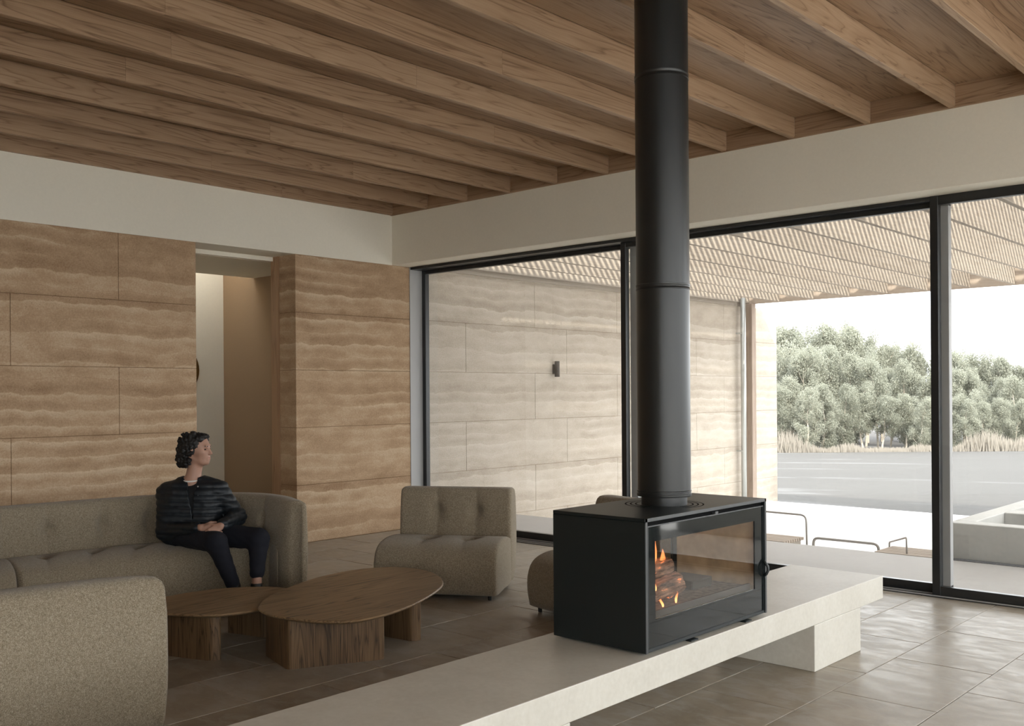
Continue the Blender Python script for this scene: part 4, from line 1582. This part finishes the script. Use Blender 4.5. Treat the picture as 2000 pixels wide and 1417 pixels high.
# head
body.ell(H_(-0.012, 0, 0.022), (0.098, 0.076, 0.098), 0.02, AX)
body.ell(H_(0.036, 0, -0.038), (0.058, 0.060, 0.078), 0.03, AX)
body.cone(H_(0.048, 0.0, -0.095), H_(0.070, 0, -0.100), 0.026, 0.020, 0.03)      # chin
body.cone(H_(-0.030, 0.048, -0.06), H_(0.052, 0.022, -0.098), 0.016, 0.016, 0.025)
body.cone(H_(-0.030, -0.048, -0.06), H_(0.052, -0.022, -0.098), 0.016, 0.016, 0.025)
body.cone(H_(0.080, -0.03, 0.022), H_(0.080, 0.03, 0.022), 0.012, 0.012, 0.015)  # brow
body.cone(H_(0.084, 0, 0.012), H_(0.112, 0, -0.032), 0.008, 0.0105, 0.010)       # nose
body.ell(H_(0.103, 0.009, -0.036), (0.010, 0.008, 0.007), 0.006, AX)
body.ell(H_(0.103, -0.009, -0.036), (0.010, 0.008, 0.007), 0.006, AX)
body.cone(H_(0.089, -0.012, -0.062), H_(0.089, 0.012, -0.062), 0.0085, 0.0085, 0.008)
body.cone(H_(0.087, -0.012, -0.075), H_(0.087, 0.012, -0.075), 0.0085, 0.0085, 0.008)
body.ell(H_(0.052, 0.046, -0.025), (0.025, 0.016, 0.020), 0.02, AX)              # cheek bones
body.ell(H_(0.052, -0.046, -0.025), (0.025, 0.016, 0.020), 0.02, AX)
body.ell(H_(0.088, 0.030, -0.002), (0.013, 0.015, 0.010), 0.010, AX, sub=True)   # eye sockets
body.ell(H_(0.088, -0.030, -0.002), (0.013, 0.015, 0.010), 0.010, AX, sub=True)
for sg in (1, -1):
    body.ell(H_(-0.012, 0.077 * sg, -0.015), (0.018, 0.008, 0.030), 0.006, AX)   # ears
body.cone(neck0, neck1, 0.060, 0.053, 0.03)
body.cone((-0.09, -0.005, 0.76), (0.09, 0.0, 0.765), 0.100, 0.100, 0.05)
body.cone((-0.08, 0.0, 0.64), (0.08, 0.0, 0.64), 0.105, 0.105, 0.05)
body.cone((-0.07, 0.02, 0.52), (0.08, 0.02, 0.52), 0.10, 0.10, 0.05)
for a_, b_ in ((neck0, sh1), (neck0, sh2)):
    body.cone(a_, b_, 0.05, 0.05, 0.04)
for s_, e_, w_ in ((sh1, el1, wr1), (sh2, el2, wr2)):
    body.cone(s_, e_, 0.046, 0.036, 0.03)
    body.cone(e_, w_, 0.037, 0.025, 0.015)
for h_, k_, a_ in ((hp1, kn1, an1), (hp2, kn2, an2)):
    body.cone(h_, k_, 0.070, 0.050, 0.03)
    body.cone(k_, a_, 0.050, 0.034, 0.02)
# feet
for a_, dx in ((an1, (0.13, 0.07)), (an2, (0.06, 0.12))):
    body.cone((a_[0] - 0.01, a_[1], 0.05), (a_[0] + dx[0], a_[1] + dx[1], 0.035), 0.035, 0.026, 0.03)
    body.cone(a_, (a_[0], a_[1], 0.05), 0.034, 0.033, 0.02)


def hand(wr, palm_dir, up_dir, side, fingers):
    """palm_dir: wrist to knuckles; side: direction from little finger to index; fingers curl by the given lists"""
    w = np.array(wr)
    pd = np.array(palm_dir) / np.linalg.norm(palm_dir)
    sd = np.array(side) - pd * np.dot(side, pd)
    sd /= np.linalg.norm(sd)
    nd = np.cross(pd, sd)
    if np.dot(nd, up_dir) < 0:
        nd = -nd                     # back of the hand
    k0 = w + pd * 0.085
    for q in (-0.028, -0.010, 0.010, 0.028):
        body.cone(w + sd * q * 0.55 + pd * 0.012, k0 + sd * q, 0.015, 0.0125, 0.008)
    for q, L, c in zip((-0.030, -0.010, 0.010, 0.029), (0.058, 0.074, 0.080, 0.072), fingers):
        p = k0 + sd * q
        ang = 0.0
        for seg_, fr_ in enumerate((0.46, 0.31, 0.23)):
            ang += c[seg_]
            d_ = pd * math.cos(ang) - nd * math.sin(ang)
            q2 = p + d_ * L * fr_
            body.cone(p, q2, 0.0090 - 0.0007 * seg_, 0.0083 - 0.0007 * seg_, 0.003)
            p = q2
    # thumb from the side of the palm
    p = w + pd * 0.028 + sd * 0.026
    for d_, L, r_ in (((pd * 0.62 + sd * 0.70 - nd * 0.25), 0.042, 0.0115), ((pd * 0.86 + sd * 0.30 - nd * 0.35), 0.032, 0.0095), ((pd * 0.95 - nd * 0.4), 0.026, 0.0085)):
        d_ = d_ / np.linalg.norm(d_)
        body.cone(p, p + d_ * L, r_, r_ - 0.001, 0.005)
        p = p + d_ * L


hand(wr1, (0.95, 0.18, -0.16), (0.0, 0.75, 0.65), (0.15, -0.45, 0.85), [(0.35, 0.5, 0.4), (0.3, 0.5, 0.4), (0.28, 0.45, 0.35), (0.25, 0.4, 0.3)])
hand(wr2, (-0.72, 0.36, -0.55), (0.35, 0.75, 0.5), (-0.35, -0.2, 0.85), [(0.5, 0.8, 0.5), (0.5, 0.8, 0.5), (0.45, 0.75, 0.5), (0.4, 0.7, 0.4)])
bo = vox_obj('body', body, 'skin', man, 1)

# facial details
def feature(name, pts_, mat):
    v = Vox(np.min([p for p, r in pts_], 0) - 0.03, np.max([p for p, r in pts_], 0) + 0.03, 0.0025)
    for p, r in pts_:
        v.ell(p, r, 0.004, AX)
    return vox_obj(name, v, mat, man, 1)


for sg in (1, -1):
    feature('eye', [(H_(0.078, 0.030 * sg, -0.001), (0.009, 0.011, 0.0055))], 'eye')
    feature('eyebrow', [(H_(0.0905, 0.018 * sg, 0.022), (0.006, 0.012, 0.0045)), (H_(0.084, 0.036 * sg, 0.024), (0.006, 0.012, 0.004))], 'hair')
feature('lips', [(H_(0.094, 0.0, -0.0625), (0.006, 0.018, 0.004)), (H_(0.092, 0.0, -0.073), (0.006, 0.016, 0.0045))], 'lip')

# hair: loose curls to the nape
hv = Vox(HC + np.array([-0.22, -0.16, -0.20]), HC + np.array([0.18, 0.16, 0.18]), 0.0045)
hv.ell(H_(-0.030, 0, 0.038), (0.106, 0.090, 0.090), 0.02, AX)
hv.ell(H_(-0.085, 0, -0.01), (0.074, 0.086, 0.100), 0.03, AX)
hv.ell(H_(-0.105, 0, -0.085), (0.052, 0.072, 0.062), 0.03, AX)
hv.ell(H_(0.030, 0.0, 0.085), (0.058, 0.070, 0.036), 0.02, AX)
for q in range(130):
    a1 = random.uniform(0, 6.28)
    zz_ = random.uniform(-0.135, 0.12)
    k_ = math.sqrt(max(0.05, 1 - (zz_ / 0.17) ** 2))
    cx_ = -0.050 - 0.035 * max(0, -zz_) / 0.13
    bx, by = cx_ + 0.105 * math.cos(a1) * k_, 0.087 * math.sin(a1) * k_
    if bx > 0.046 + 0.42 * (zz_ - 0.02):
        continue
    hv.ell(H_(bx, by, zz_), (random.uniform(0.011, 0.021),) * 3, 0.006)


def hair_mod(d, X, Y, Z):
    x = (X - HC[0]) * hf[0] + (Y - HC[1]) * hf[1]
    y = (X - HC[0]) * hs[0] + (Y - HC[1]) * hs[1]
    z = Z - HC[2]
    curl = 0.0035 * (np.sin(x * 210 + 3 * np.sin(z * 70)) * np.sin(z * 190 + 2 * np.sin(y * 80)) + np.sin(y * 200 + x * 60) * np.sin(z * 150))
    d = d + curl
    # slanted, uneven hairline keeps the face free
    line = x - (0.040 + 0.42 * (z - 0.02)) + 0.006 * np.sin(z * 130 + y * 60)
    free = np.minimum(line, 0.088 - z)
    return np.maximum(d, free)


hv.modify(hair_mod)
vox_obj('hair', hv, 'hair', man, 1)

# clothing
def jacket_vox(extra, h=0.006):
    j = Vox((-0.42, -0.26, 0.36), (0.52, 0.46, 0.99), h)
    e = extra
    j.cone((-0.100, -0.005, 0.765), (0.105, 0.0, 0.775), 0.122 + e, 0.122 + e, 0.06)
    j.cone((-0.115, 0.0, 0.66), (0.115, 0.01, 0.66), 0.128 + e, 0.128 + e, 0.06)
    j.cone((-0.115, 0.02, 0.53), (0.115, 0.02, 0.53), 0.135 + e, 0.135 + e, 0.06)
    j.cone((-0.03, -0.015, 0.885), sh1, 0.060 + e, 0.066 + e, 0.05)
    j.cone((0.03, -0.015, 0.885), sh2, 0.060 + e, 0.066 + e, 0.05)
    for s_, e_, w_ in ((sh1, el1, wr1), (sh2, el2, wr2)):
        m_ = np.array(e_) + (np.array(w_) - np.array(e_)) * 0.88
        j.cone(s_, e_, 0.074 + e, 0.066 + e, 0.035)
        j.cone(e_, m_, 0.064 + e, 0.044 + e, 0.03)
    return j


shirt = jacket_vox(-0.012)
shirt.modify(lambda d, X, Y, Z: np.maximum(np.maximum(d, -(np.sqrt((X - 0.0) ** 2 + (Y + 0.01) ** 2 + (Z - 0.965) ** 2) - 0.085)), np.maximum(np.abs(X - 0.0) - 0.2, Z - 0.97)))
vox_obj('shirt', shirt, 'black_cloth', man, 2)
jk = jacket_vox(0.0)


def quilt(d, X, Y, Z):
    d = d - 0.009 * np.abs(np.sin((Z + 0.02 * X) * math.pi / 0.050)) ** 0.7 + 0.006 + 0.0012 * np.sin(X * 95 + Z * 20) * np.sin(Z * 60 + Y * 90)
    neck = np.sqrt((X + 0.0) ** 2 + (Y + 0.01) ** 2 + (Z - 0.968) ** 2) - 0.088
    d = np.maximum(d, -neck)
    # open front edge, showing the dark shirt: a wedge closing towards the waist
    cx = 0.012 + (0.93 - Z) * 0.10
    wedge = np.maximum(np.abs(X - cx) - (0.003 + 0.040 * np.clip((Z - 0.68) / 0.26, 0, 1)), 0.03 - Y)
    wedge = np.maximum(wedge, 0.62 - Z)
    return np.maximum(d, -wedge)


jk.modify(quilt)
jo = vox_obj('jacket', jk, 'jacket', man, 1)
for k, z in enumerate((0.86, 0.79, 0.72)):
    b = Vox(np.array([0.03, 0.08, z - 0.03]), np.array([0.12, 0.18, z + 0.03]), 0.0025)
    b.ell((0.078 + (0.86 - z) * 0.02, 0.117, z), (0.006, 0.004, 0.006), 0.002)
    if (b.d < 0).any():
        o = vox_obj('snap_button', b, 'steel', jo, 0)
# white undershirt neckline
tube('collar', [tuple(to_world(np.array([[-0.002 + 0.068 * math.cos(t), -0.006 + 0.066 * math.sin(t), 0.908 - 0.016 * math.sin(t)]]))[0] - PB) for t in np.linspace(0, 2 * math.pi, 33)], 0.006, 'white_cloth', man, 8, cap=False)
tr_ = Vox((-0.32, -0.16, 0.1), (0.74, 0.52, 0.72), 0.0075)
tr_.cone((-0.09, 0.02, 0.52), (0.10, 0.02, 0.52), 0.118, 0.118, 0.04)
for h_, k_, a_ in ((hp1, kn1, an1), (hp2, kn2, an2)):
    m_ = np.array(k_) + (np.array(a_) - np.array(k_)) * (0.88 if a_ is an1 else 0.74)
    tr_.cone(h_, k_, 0.098, 0.076, 0.04)
    tr_.cone(k_, m_, 0.075, 0.053, 0.03)
tr_.modify(lambda d, X, Y, Z: d + 0.003 * np.sin(X * 40 + Z * 55) * np.sin(Z * 33 + Y * 50))
vox_obj('trousers', tr_, 'trousers', man, 2)
for a_, dx in ((an1, (0.13, 0.07)), (an2, (0.06, 0.12))):
    s_ = Vox((a_[0] - 0.1, a_[1] - 0.1, 0.0), (a_[0] + 0.25, a_[1] + 0.25, 0.2), 0.006)
    s_.cone((a_[0] - 0.02, a_[1], 0.06), (a_[0] + dx[0], a_[1] + dx[1], 0.042), 0.048, 0.036, 0.03)
    s_.cone((a_[0], a_[1], 0.15), (a_[0], a_[1], 0.06), 0.043, 0.046, 0.03)
    s_.modify(lambda d, X, Y, Z: np.maximum(d, 0.006 - Z))
    vox_obj('shoe', s_, 'leather', man, 1)

# brass disc in the hallway
lathe('disc', [(0.0, 0.0), (0.31, 0.0), (0.323, 0.008), (0.31, 0.016), (0.15, 0.028), (0.0, 0.032)], 'brass', lamp, 40)
for o in lamp.children:
    o.rotation_euler = (0, math.radians(90), 0)
lathe('hub', [(0.0, 0.03), (0.02, 0.03), (0.018, 0.045), (0.0, 0.048)], 'brass', lamp, 24).rotation_euler = (0, math.radians(90), 0)
